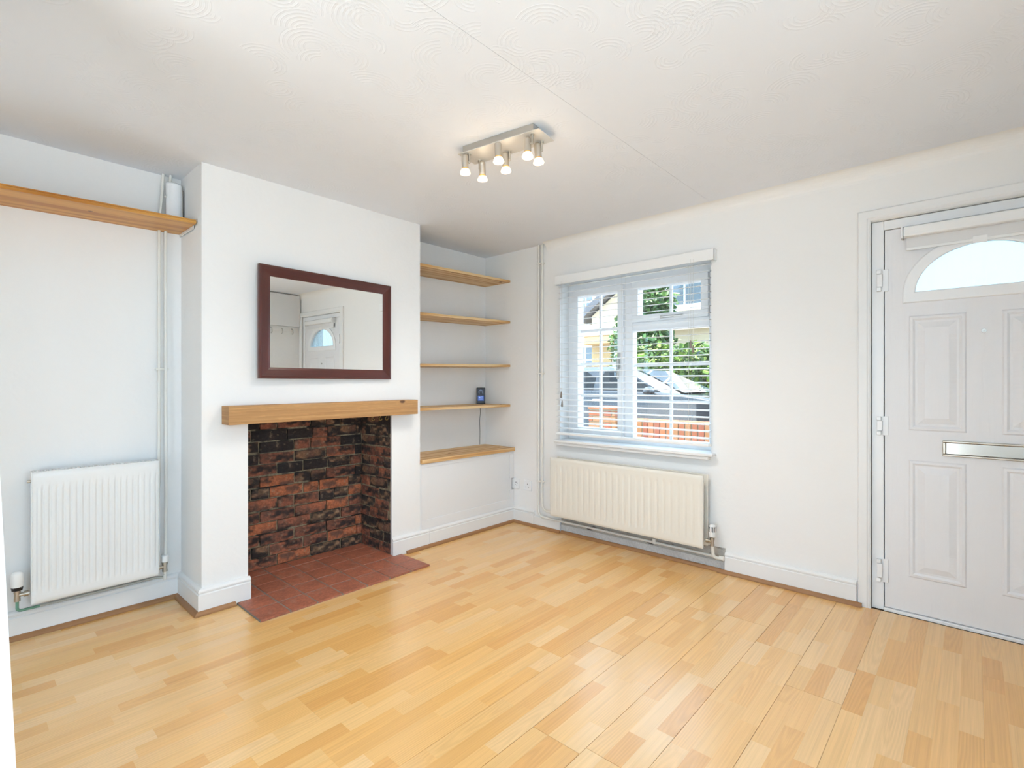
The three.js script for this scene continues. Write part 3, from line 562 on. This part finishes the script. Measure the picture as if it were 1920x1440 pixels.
// ------------------------------------------------------------------ shelves
{
  const s = thing('wall_shelf', 'single long varnished shelf with routed edge above the alcove radiator', 'shelf', [0, 2.031, -0.86]);
  // profile across the shelf: flat board with a grooved front edge
  const p = new THREE.Shape([[-0.3, -0.010], [-0.008, -0.010], [0, -0.004], [0, 0.0005], [-0.004, 0.0025], [0, 0.0045], [0, 0.008], [-0.005, 0.0105], [-0.3, 0.0105]].map((q) => new THREE.Vector2(...q)));
  const g = uvm(new THREE.ExtrudeGeometry(p, { depth: 1.02, bevelEnabled: false }), 2);
  const board = part(s, 'board', g.translate(-3.0, 0, 0.004), M.varnished); board.rotation.x = 0.026;
  part(s, 'batten', rbx(-3.29, -3.05, -0.026, -0.0105, 0.0, 0.004, 0.001), M.trim);
}
const shelfY = [[2.056, 2.077, 'topmost'], [1.698, 1.722, 'second highest'], [1.323, 1.343, 'third highest'], [0.998, 0.996, 'lowest']];
for (const [ya, yb, which] of shelfY) {   // ya at the chimney breast, yb at the window wall: none is quite level
  const L = 1.003, s = thing('wall_shelf', which === 'lowest' ? 'lowest pine alcove shelf carrying the small black display' : which + ' of the pine shelves in the window alcove', 'shelf', [-3.142, (ya + yb) / 2, -2.7675], 'pine shelves in the window alcove');
  part(s, 'board', rbx(-0.156, 0.156, -0.01, 0.01, -L / 2, L / 2, 0.002, 2), M.pine).rotation.x = Math.atan2(yb - ya, L);
}
{ // cupboard in the window alcove
  const c = thing('alcove_cupboard', 'white boxed-in alcove cupboard with a pine top', 'cupboard', [0, 0, 0]);
  part(c, 'front', join(bx(XC - 0.02, XC, 0.001, 0.604, -2.266, -3.245), bx(XC - 0.02, XC, 0.001, 0.275, -3.245, ZW + 0.001), bx(XC - 0.02, XC, 0.375, 0.604, -3.245, ZW + 0.001)), M.panelWhite);
  part(c, 'panel_frame', join(rbx(XC, XC + 0.006, 0.578, 0.604, -3.268, -2.27, 0.002), rbx(XC, XC + 0.006, 0.13, 0.196, -3.268, -2.27, 0.002), rbx(XC, XC + 0.006, 0.196, 0.578, -2.328, -2.27, 0.002), rbx(XC, XC + 0.006, 0.375, 0.578, -3.268, -3.217, 0.002), rbx(XC, XC + 0.006, 0.196, 0.275, -3.268, -3.217, 0.002)), M.panelWhite);
  part(c, 'top_board', rbx(XL + 0.002, -2.928, 0.607, 0.637, ZW + 0.002, -2.268, 0.003, 2), M.pine);
}
function socket(x0, label, holes) {
  const s = thing('wall_socket', label, 'socket', [x0, 0.285, ZW]);
  part(s, 'plate', rbx(0, 0.086, 0, 0.086, 0, 0.009, 0.003), M.upvc);
  for (const [x, y, w, h] of holes) part(s, 'pin_hole', bx(x, x + w, y, y + h, 0.0085, 0.0095), M.darkGap);
  return s;
}
socket(-2.967, 'white wall socket half set into the cupboard side', [[0.05, 0.05, 0.006, 0.009], [0.066, 0.046, 0.006, 0.006], [0.042, 0.032, 0.006, 0.005], [0.06, 0.028, 0.006, 0.006]]);
part(socket(-2.827, 'white switched wall socket between cupboard and heating pipes', [[0.04, 0.05, 0.005, 0.009], [0.024, 0.028, 0.0075, 0.004], [0.052, 0.028, 0.0075, 0.004]]), 'switch', rbx(0.062, 0.074, 0.048, 0.07, 0.008, 0.013, 0.002), M.upvc);
{ // small display leaning on the lowest shelf
  const d = thing('energy_display', 'small black tabletop display with a blue lit screen', 'display', [-3.218, 1.0075, -3.137]);
  d.rotation.y = 0.78;
  const b = part(d, 'body', rbx(-0.038, 0.038, 0, 0.146, -0.011, 0.011, 0.006), M.black); b.rotation.x = -0.13;
  const c = document.createElement('canvas'); c.width = 128; c.height = 224; const k = c.getContext('2d');
  k.fillStyle = '#1c2230'; k.fillRect(0, 0, 128, 224);
  k.strokeStyle = '#6d7f9c'; k.lineWidth = 9; k.beginPath(); k.arc(64, 58, 36, 2.4, 7.0); k.stroke(); k.fillStyle = '#55617a'; k.fillRect(46, 52, 36, 12);
  k.fillStyle = '#3c5aa8'; k.fillRect(8, 124, 112, 88); k.fillStyle = '#93acdf'; k.fillRect(26, 142, 30, 22); k.fillRect(66, 142, 36, 10); k.fillRect(26, 178, 70, 8);
  const t = new THREE.CanvasTexture(c); t.colorSpace = THREE.SRGBColorSpace;
  part(b, 'screen', new THREE.PlaneGeometry(0.06, 0.112).translate(0, 0.078, 0.0114), std({ map: t, emissive: '#ffffff', emissiveMap: t, emissiveIntensity: 0.45, roughness: 0.2 }), 'lit blue and grey screen');
  part(d, 'stand', rbx(-0.02, 0.02, 0.0, 0.06, -0.052, -0.03, 0.006), M.black);
  single('power_cable', tube([[-3.245, 1.03, -3.16], [-3.27, 1.01, -3.19], [-3.292, 0.99, -3.2], [-3.29, 0.93, -3.2], [-3.286, 0.86, -3.19], [-3.291, 0.76, -3.197], [-3.29, 0.64, -3.195]], 0.002, 60, 8), M.black, 'thin black cable hanging from the display shelf to the cupboard top', 'cable');
}
{ // white cylindrical cover on the long shelf
  const c = thing('pipe_cover', 'white upright cylinder standing on the long shelf by the pipes', 'pipe cover', [-3.235, 2.046, -0.815]);
  part(c, 'body', new THREE.LatheGeometry([[0, 0], [0.037, 0], [0.0375, 0.003], [0.0385, 0.22], [0.0365, 0.228], [0.012, 0.231], [0, 0.231]].map((p) => new THREE.Vector2(...p)), 40).scale(0.9, 1, 0.96), M.upvc);
  part(c, 'back_strip', rbx(-0.03, 0.0, 0, 0.205, -0.044, -0.036, 0.002), M.steel, 'grey metal strip');
  part(c, 'screw', cyl(0.005, 0.005, 0.012, 0, 0, 0, 12).rotateX(Math.PI / 2).translate(0.008, 0.15, 0.04), M.cord);
}
// ------------------------------------------------------------------ mantel beam, mirror, hooks
{
  const m = thing('mantel_beam', 'solid oak beam mantel above the brick fireplace', 'mantel', [XC, 1.0225, -1.564]);
  part(m, 'beam', rbx(0.001, 0.104, -0.049, 0.049, -0.604, 0.604, 0.003, 2), M.oak).rotation.x = 0.0058;
  for (const [x, z, which] of [[-2.99, -1.905, 'small brass cup hook under the mantel farthest from the brick side'], [-2.97, -1.95, 'middle one of three small brass cup hooks under the mantel'], [-2.965, -1.995, 'small brass cup hook under the mantel closest to the brick side']]) {
    const h = thing('cup_hook', which, 'hook', [x, 0.969, z], 'cup hooks under the mantel');
    const pts = [[0, 0.02, 0], [0, -0.008, 0]]; for (let i = 0; i <= 10; i++) { const a = Math.PI / 2 + (i / 10) * Math.PI * 1.5; pts.push([0, -0.02 + 0.011 * Math.sin(a), -0.011 * Math.cos(a)]); }
    part(h, 'hook', tube(pts, 0.0018, 40, 8), M.brass);
  }
  const w = 0.872, hh = 0.632, g = thing('wall_mirror', 'rectangular wall mirror in a dark red mahogany frame', 'mirror', [XC + 0.028, 1.2155 + hh / 2, -1.5675]);
  g.rotation.y = Math.PI / 2 + 1.9 * Math.PI / 180;
  part(g, 'frame', frameGeo(-w / 2, w / 2, -hh / 2, hh / 2, [[0, -0.012], [0, 0.010], [0.003, 0.014], [0.012, 0.015], [0.05, 0.008], [0.0605, 0.005], [0.062, 0.001]]), M.red);
  part(g, 'mirror_glass', bx(-w / 2 + 0.06, w / 2 - 0.06, -hh / 2 + 0.06, hh / 2 - 0.06, -0.003, 0.0015), M.mirror);
  part(g, 'backing', bx(-w / 2 + 0.004, w / 2 - 0.004, -hh / 2 + 0.004, hh / 2 - 0.004, -0.011, -0.004), std({ color: '#5b4634' }));
}
// ------------------------------------------------------------------ ceiling light with six spots
{
  const L = thing('ceiling_spotlight', 'brushed steel ceiling light bar with six lit spot bulbs', 'ceiling light', [-1.636, CH, -1.751]);
  L.rotation.y = 0.155;
  part(L, 'back_box', rbx(-0.198, 0.198, -0.03, -0.0005, 0.018, 0.0685, 0.002).translate(0, 0, -0.0), M.steel);
  part(L, 'plate', rbx(-0.228, 0.228, -0.034, -0.030, -0.0685, 0.0695, 0.0015), std({ color: '#dddbd6', roughness: 0.45, metalness: 0.55 }));
  part(L, 'mount', rbx(-0.198, 0.198, -0.03, -0.0005, -0.06, 0.018, 0.002), M.steel);
  const face = phy({ color: '#fff6e6', emissive: '#ffe3bd', emissiveIntensity: 2.6, roughness: 0.2 });
  const neck = phy({ color: '#e2b877', emissive: '#ffb765', emissiveIntensity: 0.5, roughness: 0.2 });
  const holder = std({ color: '#c4beb4', roughness: 0.38, metalness: 0.85 });
  const heads = [[-1, 1, -0.014, 0.018, 0.03, 0.02], [-1, -1, 0.012, -0.004, 0.1, -0.04], [0, 1, 0.012, 0.03, -0.02, 0.06], [0, -1, -0.018, 0.012, 0.03, 0.05], [1, 1, -0.028, -0.006, -0.08, 0.04], [1, -1, -0.018, 0.01, 0.06, 0.05]];
  for (const [i, j, ox, oz, ta, tb] of heads) {
    const sx = i * 0.178, sz = j * 0.042;
    const sp = new THREE.Group(); sp.name = 'spot'; sp.position.set(sx, -0.034, sz); L.add(sp);
    part(sp, 'stem', join(cyl(0.009, 0.009, 0.005, 0, -0.0025, 0, 18), cyl(0.0055, 0.0055, 0.04, 0, -0.02, 0, 14), new THREE.SphereGeometry(0.0062, 12, 10).translate(0, -0.04, 0), cyl(0.004, 0.004, Math.hypot(ox, oz), 0, 0, 0, 10).rotateX(Math.PI / 2).rotateY(Math.atan2(ox, oz)).translate(ox / 2, -0.037, oz / 2)), M.steel);
    const tilt = (g) => g.rotateX(ta).rotateZ(tb).translate(ox, -0.012, oz);
    part(sp, 'lamp_holder', tilt(new THREE.LatheGeometry([[0, 0.006], [0.011, 0.005], [0.0155, 0.0], [0.0162, -0.004], [0.0162, -0.058], [0.0145, -0.06], [0.0145, -0.055]].map((p) => new THREE.Vector2(...p)), 28)), holder);
    const bulb = part(sp, 'bulb', tilt(new THREE.LatheGeometry([[0, -0.066], [0.0185, -0.0665], [0.0225, -0.075], [0.0250, -0.082], [0.0250, -0.085], [0.0225, -0.088], [0.012, -0.091], [0, -0.0915]].map((p) => new THREE.Vector2(...p)), 28)), face, 'glowing warm white reflector bulb');
    part(bulb, 'bulb_neck', tilt(new THREE.LatheGeometry([[0.0138, -0.056], [0.0145, -0.06], [0.0185, -0.0665]].map((p) => new THREE.Vector2(...p)), 28)), neck, 'golden glass neck');
    const pl = new THREE.PointLight('#ffe6c6', 0.022); pl.position.copy(V(0, -0.076, 0).applyEuler(new THREE.Euler(ta, 0, tb)).add(V(ox, -0.012, oz))); pl.castShadow = true; pl.shadow.radius = 0.8; sp.add(pl);
    const beam = new THREE.SpotLight('#fff8f0', 1.1, 0, 1.3, 1); beam.position.copy(pl.position); beam.target.position.copy(V(0, -1, 0).applyEuler(new THREE.Euler(ta, 0, tb)).add(pl.position)); beam.castShadow = true; beam.shadow.radius = 1.2; sp.add(beam, beam.target);
  }
}
// ------------------------------------------------------------------ coat rail on the side wall, seen in the mirror
{
  const b = struct('trim_6', rbx(XR - 0.045, XR + 0.001, 1.915, 2.318, -3.245, -1.6, 0.003), M.panelWhite, 'white boxed panel high on the side wall above the coat hooks', 'boxing');
  const r = thing('coat_rail', 'white coat rail with grey double hooks beside the front door', 'coat rail', [0, 0, 0]);
  part(r, 'rail', rbx(XR - 0.02, XR - 0.0005, 1.855, 1.913, -3.2, -1.6, 0.003), M.trim);
  for (let k = 0; k < 11; k++) part(r, 'hook', bentPipe([[XR - 0.022, 1.885, -3.147 + k * 0.135], [XR - 0.05, 1.875, -3.147 + k * 0.135], [XR - 0.055, 1.83, -3.147 + k * 0.135], [XR - 0.035, 1.815, -3.147 + k * 0.135]], 0.006, 0.012), M.steel);
}
{ // glazing of the rear corner behind the camera: garden doors and a side window
  const glazed = (name, label, category, n, at, turn, w, y0, y1) => {
    const d = new THREE.Group(); d.name = name; scene.add(d); tag(d, label, category, null, 'structure'); d.position.set(...at); d.rotation.y = turn;
    const bar = (x0, x1, a, b) => rbx(x0, x1, a, b, -0.03, 0.03, 0.004), L = (w - 0.08) / n;
    part(d, 'frame', join(bar(0, w, y1 - 0.04, y1), bar(0, w, y0, y0 + 0.03), bar(0, 0.04, y0 + 0.03, y1 - 0.04), bar(w - 0.04, w, y0 + 0.03, y1 - 0.04)), M.upvc);
    for (let k = 0; k < n; k++) {
      const a = 0.04 + k * L + 0.001, b = a + L - 0.002;
      const l = part(d, 'leaf', join(bar(a, b, y0 + 0.031, y0 + 0.09), bar(a, b, y1 - 0.1, y1 - 0.041), bar(a, a + 0.05, y0 + 0.09, y1 - 0.1), bar(b - 0.05, b, y0 + 0.09, y1 - 0.1)), M.upvc);
      part(l, 'pane', bx(a + 0.05, b - 0.05, y0 + 0.09, y1 - 0.1, -0.001, 0.001), M.glass);
    }
  };
  glazed('door_2', 'white framed glazed garden doors in the rear wall', 'door', 2, [-1.75, 0, ZB + 0.09], 0, 1.55, 0, 2.13);
  glazed('window_2', 'white framed full height window in the side wall', 'window', 3, [XR + 0.09, 0, 1.28], Math.PI / 2, 2.58, 0.3, 2.2);
}

// ------------------------------------------------------------------ outside: ground, garden wall, car, planting, house
struct('upper_storey', join(bx(-3.9, 3.2, CH + 0.22, 5.3, -3.6, ZB + 0.3), bx(-4.1, 3.4, 5.3, 5.5, -3.9, ZB + 0.6)), std({ color: '#d9d2c4', roughness: 0.95 }), 'upper storey of the house above the room', 'house');
struct('ground_garden', bx(-14, 8, -0.16, -0.06, -6.0, -3.57), std({ map: rep(speckTex([0.72, 0.70, 0.66], [0.56, 0.54, 0.51], 401), 1, 1), roughness: 0.95 }), 'pale paved front garden outside the window', 'paving');
struct('ground_road', bx(-40, 30, -0.2, -0.08, -10.4, -6.0), std({ map: rep(speckTex([0.46, 0.46, 0.47], [0.33, 0.33, 0.34], 411, 80), 0.6, 0.6), roughness: 0.95 }), 'grey tarmac street outside the window', 'road');
struct('ground_far', bx(-40, 30, -0.2, 0.02, -60, -10.4), std({ map: rep(speckTex([0.66, 0.64, 0.60], [0.52, 0.50, 0.47], 421), 0.5, 0.5), roughness: 0.95 }), 'paved forecourt across the street', 'paving');
struct('ground_patio', join(bx(-14, 12, -0.2, -0.03, ZB + 0.2, 16), bx(XR + 0.2, 12, -0.2, -0.03, -3.5, ZB + 0.2)), std({ map: rep(speckTex([0.93, 0.92, 0.90], [0.86, 0.85, 0.83], 431), 0.5, 0.5), roughness: 0.95 }), 'pale stone patio behind the house', 'paving');
{ // garden wall: pillar of stretchers and a low wall with a brick-on-edge top
  const tan = [[0.68, 0.43, 0.29], [0.62, 0.37, 0.25], [0.70, 0.50, 0.34], [0.60, 0.35, 0.26]].map((c, k) => std({ map: tex(64, 32, (u, v) => mix3(c, c.map((x) => x * 0.78), fbm(u, v, 4, 3, 441 + k, 4))), roughness: 0.95 }));
  const pale = std({ color: '#93866f', roughness: 0.98 });
  const p = thing('brick_pillar', 'square orange brick gate pillar in front of the parked car', 'pillar', [-3.445, -0.06, -5.67]);
  part(p, 'mortar', bx(-0.19, 0.19, 0, 0.925, -0.19, 0.19), pale);
  const st = rbx(-0.1075, 0.1075, -0.0325, 0.0325, -0.01, 0.01, 0.004, 0, 1), hd = rbx(-0.051, 0.051, -0.0325, 0.0325, -0.01, 0.01, 0.004, 0, 1), sq = rbx(-0.029, 0.029, -0.0325, 0.0325, -0.01, 0.01, 0.004, 0, 1);
  for (let k = 0; k < 12; k++) for (let f = 0; f < 4; f++) for (const [g, o] of (k + f) % 2 ? [[st, -0.0875], [hd, 0.0805], [sq, 0.17]] : [[sq, -0.17], [hd, -0.0805], [st, 0.0875]]) {
    const m = part(p, 'brick', g, pick(tan)), a = f * Math.PI / 2; m.rotation.y = a;
    m.position.set(o * Math.cos(a) + 0.187 * Math.sin(a), 0.045 + k * 0.0755, -o * Math.sin(a) + 0.187 * Math.cos(a));
  }
  part(p, 'coping', rbx(-0.205, 0.205, 0.925, 0.955, -0.205, 0.205, 0.006), tan[0]);
  const w = thing('garden_wall', 'low orange brick garden wall with upright coping bricks', 'garden wall', [-3.25, -0.06, -5.67]);
  part(w, 'mortar', bx(0.01, 5.2, 0, 0.802, -0.095, 0.095), pale);
  const edge = rbx(-0.0325, 0.0325, -0.1075, 0.1075, -0.105, 0.105, 0.005, 1, 1), str = rbx(-0.1075, 0.1075, -0.0325, 0.0325, -0.01, 0.01, 0.004, 0, 1);
  for (let k = 0; k < 69; k++) { const m = part(w, 'coping_brick', edge, pick(tan)); m.position.set(0.045 + k * 0.0752, 0.71, rr(-0.003, 0.003)); }
  for (let c = 0; c < 7; c++) for (let k = 0; k < 23; k++) { const m = part(w, 'brick', str, pick(tan)); m.position.set(0.12 + k * 0.2245 + (c % 2 ? 0.11 : 0), 0.56 - c * 0.0755, 0.093); if (m.position.x > 5.1) m.scale.x = 0.5; }
}
{ // dark car parked in the street, nose to the right
  const c = thing('parked_car', 'dark grey metallic car parked behind the brick garden wall', 'car', [0, -0.08, -8.25]);
  const paint = phy({ color: '#22262c', metalness: 0.4, roughness: 0.32, clearcoat: 1, clearcoatRoughness: 0.04 }), dark = phy({ color: '#0b0d0f', roughness: 0.06, ior: 1.4 }), rubber = std({ color: '#17181a', roughness: 0.9 });
  const sh = (pts) => { const s = new THREE.Shape(); s.moveTo(...pts[0]); s.splineThru(pts.slice(1).map((p) => new THREE.Vector2(...p))); return s; };
  const low = new THREE.Shape([[-6.75, 0.32], [-6.82, 0.6], [-6.78, 0.92], [-6.6, 1.1], [-5.5, 1.115], [-4.4, 1.11], [-3.45, 1.08], [-2.95, 1.02], [-2.5, 0.92], [-2.3, 0.78], [-2.24, 0.55], [-2.28, 0.32], [-2.6, 0.26], [-6.4, 0.26]].map((p) => new THREE.Vector2(...p)));
  for (const wx of [-3.05, -5.85]) { const h = new THREE.Path(); h.absarc(wx, 0.33, 0.01, 0, 6.28); low.holes.push(h); }
  part(c, 'body', new THREE.ExtrudeGeometry(low, { depth: 1.62, bevelEnabled: true, bevelThickness: 0.07, bevelSize: 0.05, bevelSegments: 5 }).translate(0, 0, -0.81), paint);
  // glasshouse lofted between belt line and roof
  const ring = (y, xa, xb, w, cr) => [[xa, y, w], [xa + cr, y, w], [xb - cr, y, w], [xb, y, w * 0.9], [xb, y, -w * 0.9], [xb - cr, y, -w], [xa + cr, y, -w], [xa, y, -w]];
  const R = [ring(1.10, -6.62, -3.3, 0.8, 0.25), ring(1.24, -6.52, -3.56, 0.765, 0.24), ring(1.38, -6.4, -3.86, 0.715, 0.22), ring(1.5, -6.25, -4.16, 0.655, 0.2), ring(1.565, -6.05, -4.5, 0.56, 0.2), ring(1.585, -5.8, -4.8, 0.35, 0.1)], l = [];
  for (let k = 0; k < R.length - 1; k++) for (let i = 0; i < 8; i++) l.push([R[k][i], R[k][(i + 1) % 8], R[k + 1][(i + 1) % 8], R[k + 1][i]]);
  const T = R[R.length - 1]; l.push([T[0], T[2], T[3], T[7]], [T[7], T[3], T[4], T[5]]);
  part(c, 'cabin', quads(l), paint);
  const sideGlass = (x0a, x1a, x0b, x1b) => { const f = (y, x, w) => [x, y, w + 0.006]; return quads([[f(1.125, x0a, 0.794), f(1.125, x1a, 0.794), f(1.37, x1b, 0.72), f(1.37, x0b, 0.72)], [f(1.37, x0b, 0.72), f(1.37, x1b, 0.72), f(1.485, x1b - 0.22, 0.664), f(1.485, x0b + 0.06, 0.664)]]); };
  part(c, 'side_window', sideGlass(-4.74, -3.62, -4.76, -4.12), dark, 'dark front side window');
  part(c, 'side_window', sideGlass(-5.95, -4.88, -5.9, -4.86), dark, 'dark rear side window');
  part(c, 'windscreen', quads([[[-3.33, 1.12, 0.68], [-3.33, 1.12, -0.68], [-4.13, 1.49, -0.55], [-4.13, 1.49, 0.55]]].map((q) => q.map(([x, y, z]) => [x + 0.03, y + 0.01, z]))), phy({ color: '#5a6470', roughness: 0.04, clearcoat: 1 }), 'windscreen');
  const m = part(c, 'door_mirror', new THREE.SphereGeometry(0.1, 20, 14).scale(0.9, 0.75, 1.1).translate(-3.74, 1.15, 0.96), paint);
  part(m, 'mirror_arm', rbx(-3.78, -3.7, 1.1, 1.13, 0.78, 0.93, 0.01), rubber);
  for (const x of [-4.72, -5.8]) part(c, 'door_handle', rbx(x - 0.1, x + 0.08, 0.985, 1.01, 0.87, 0.905, 0.01), M.chrome);
  part(c, 'sill_trim', rbx(-5.5, -3.4, 0.26, 0.5, 0.84, 0.89, 0.02), rubber);
  for (const wx of [-3.05, -5.85]) for (const wz of [0.78, -0.78]) { const w = part(c, 'wheel', new THREE.TorusGeometry(0.24, 0.09, 14, 36).translate(wx, 0.33, wz), rubber); part(w, 'rim', cyl(0.2, 0.2, 0.12, 0, 0, 0, 28).rotateX(Math.PI / 2).translate(wx, 0.33, wz), M.steel); }
  part(c, 'headlamp', new THREE.SphereGeometry(0.14, 20, 12).scale(1.3, 0.6, 0.7).translate(-2.5, 0.78, 0.72), M.chrome);
}
// planting: leaves are instanced over a twiggy core
const leafGeo = quads([[[-0.5, 0, -0.28], [0.5, 0, -0.28], [0.5, 0.12, 0], [-0.5, 0.12, 0]], [[-0.5, 0.12, 0], [0.5, 0.12, 0], [0.5, 0, 0.28], [-0.5, 0, 0.28]]]);
function shrub(name, label, category, at, blobs, n, size, colours, trunk, group) {
  const s = thing(name, label, category, at, group);
  const bark = std({ color: '#5a4632', roughness: 0.95 }); for (const t of trunk) part(s, 'branch', t, bark);
  const im = shade(new THREE.InstancedMesh(leafGeo, phy({ color: '#ffffff', roughness: 0.55, transmission: 0.25, thickness: 0 }), n)); im.name = 'foliage'; im.userData.kind = 'stuff';
  const o = new THREE.Object3D(), c = new THREE.Color();
  for (let i = 0; i < n; i++) {
    const b = pick(blobs), u = rr(-1, 1), a = rr(0, 6.283), q = Math.sqrt(1 - u * u), r = Math.pow(rnd(), 0.25) * rr(0.85, 1.12);
    o.position.set(b[0] + b[3] * r * q * Math.cos(a), b[1] + b[4] * r * u, b[2] + b[5] * r * q * Math.sin(a));
    o.rotation.set(rr(-1.2, 1.2), rr(0, 6.28), rr(-1.2, 1.2)); o.scale.setScalar(size * rr(0.6, 1.35)); o.updateMatrix();
    im.setMatrixAt(i, o.matrix); im.setColorAt(i, c.set(pick(colours)).multiplyScalar(rr(0.75, 1.15)));
  }
  s.add(im);
  return s;
}
const twigs = (l) => l.map(([x, z, h, r]) => tube([[x * 0.3, 0, z * 0.3], [x * 0.6, h * 0.5, z * 0.6], [x, h, z]], r, 10, 6));
shrub('hedge', 'bright green clipped hedge across the street behind the car', 'hedge', [-4.8, 0.02, -12.2],
  [...Array(11)].flatMap((_, k) => [0.5, 1.15, 1.75].map((y) => [-2.1 + k * 0.48, y, 0, 0.42, 0.48, 0.5])), 7000, 0.13, ['#567a22', '#70902a', '#3f621b', '#86983e', '#314f18'], twigs([[-2, 0, 1.5, 0.03], [-1, 0.2, 1.6, 0.03], [0, 0, 1.7, 0.03], [1, -0.2, 1.6, 0.03], [2, 0, 1.5, 0.03]]));
shrub('garden_tree', 'darker leafy garden tree rising behind the hedge', 'tree', [-6.9, 0.02, -13.2],
  [[0, 2.9, 0, 0.8, 0.8, 0.8], [-0.35, 2.3, 0.1, 0.65, 0.7, 0.7], [0.2, 3.4, 0, 0.65, 0.7, 0.7], [0, 4.0, 0, 0.6, 0.6, 0.6], [0.35, 2.4, 0.2, 0.6, 0.5, 0.6]], 5200, 0.14, ['#466f2c', '#386124', '#5f813c', '#70904e', '#2c501f'], twigs([[0, 0, 2.6, 0.07], [0.5, 0.1, 3.2, 0.04], [-0.5, 0, 2.6, 0.04], [0.2, -0.1, 3.8, 0.04]]));
{ // rendered house across the street, main front and a gabled wing
  const h = thing('rendered_house', 'cream rendered house with a gabled wing across the street', 'house', [0, 0.02, 0]);
  const cream = std({ map: rep(speckTex([0.80, 0.74, 0.63], [0.75, 0.68, 0.56], 461), 0.6, 0.6), roughness: 0.95 }), slate = std({ color: '#5f6064', roughness: 0.85 }), white = std({ color: '#f2f2f0', roughness: 0.5 }), pane = phy({ color: '#5c6870', roughness: 0.08, clearcoat: 0.6 }), stone = std({ map: rep(speckTex([0.74, 0.64, 0.48], [0.67, 0.57, 0.41], 471), 1, 1), roughness: 0.95 });
  part(h, 'wall', bx(-24, -9.85, 0, 6.2, -24, -17), cream);
  part(h, 'wall', (() => { const s = new THREE.Shape([[-9.85, 0], [-2.4, 0], [-2.4, 3.52], [-6.1, 6.2], [-9.85, 3.52]].map((p) => new THREE.Vector2(...p))); return uvm(new THREE.ExtrudeGeometry(s, { depth: 8, bevelEnabled: false }).translate(0, 0, -23)); })(), cream, 'cream gable wall');
  const verge = (x0, y0, x1, y1) => { const a = Math.atan2(y1 - y0, x1 - x0), L = Math.hypot(x1 - x0, y1 - y0); return bx(-0.25, L + 0.15, 0, 0.22, -8.1, 0.28).rotateZ(a).translate(x0, y0, -15); };
  part(h, 'roof', join(verge(-10.05, 3.46, -6.1, 6.25), bx(-0.25, 4.9, 0, 0.22, -8.1, 0.28).rotateZ(Math.PI - 0.628).translate(-2.2, 3.46, -15)), slate);
  part(h, 'roof', join(bx(-24.2, -9.6, -0.1, 0.12, -0.4, 5.5).rotateX(0.6).translate(0, 9.2, -21.5)), slate);
  const win = (x0, x1, y0, y1, z, cols, rows) => {
    const f = part(h, 'window', frameGeo(x0, x1, y0, y1, [[0, 0], [0, 0.05], [0.06, 0.05], [0.06, 0.01]]).translate(0, 0, z), white), w = (x1 - x0 - 0.12) / cols, g = (y1 - y0 - 0.12) / rows;
    for (let i = 0; i < cols; i++) for (let j = 0; j < rows; j++) part(f, 'pane', bx(x0 + 0.06 + i * w + 0.03, x0 + 0.06 + (i + 1) * w - 0.03, y0 + 0.06 + j * g + 0.03, y0 + 0.06 + (j + 1) * g - 0.03, z + 0.005, z + 0.012), pane);
    part(f, 'mullion', bx(x0 + 0.05, x1 - 0.05, y0 + 0.05, y1 - 0.05, z + 0.001, z + 0.004), white);
    part(f, 'sill', bx(x0 - 0.1, x1 + 0.1, y0 - 0.1, y0, z, z + 0.14), white);
  };
  win(-11.85, -11.05, 3.85, 5.0, -17, 2, 2); win(-11.9, -11.05, 1.5, 2.72, -17, 2, 2); win(-15.4, -14.2, 3.85, 5.0, -17, 2, 2); win(-15.4, -14.0, 1.3, 2.72, -17, 3, 2);
  win(-7.15, -5.3, 3.5, 4.7, -15, 3, 1); win(-7.4, -5.2, 1.0, 2.3, -15, 3, 2);
  part(h, 'string_course', join(bx(-12.6, -9.85, 3.05, 3.3, -17, -16.86), bx(-9.9, -2.4, 2.82, 3.02, -15, -14.8)), white, 'white painted band');
  part(h, 'canopy', join(bx(-9.85, -8.0, 2.5, 2.72, -15, -14.3), bx(-12.2, -10.7, 2.8, 2.95, -17, -16.7)), stone, 'tan door canopy');
  const d = part(h, 'door', bx(-9.0, -8.05, 0, 2.4, -15, -14.95), white, 'white house door');
  part(d, 'pane', bx(-8.75, -8.25, 1.55, 2.28, -14.95, -14.94), pane);
  part(h, 'door_surround', bx(-9.8, -9.05, 0, 2.5, -15, -14.93), stone, 'pale stone beside the house door');
}

renderer.render(scene, camera);
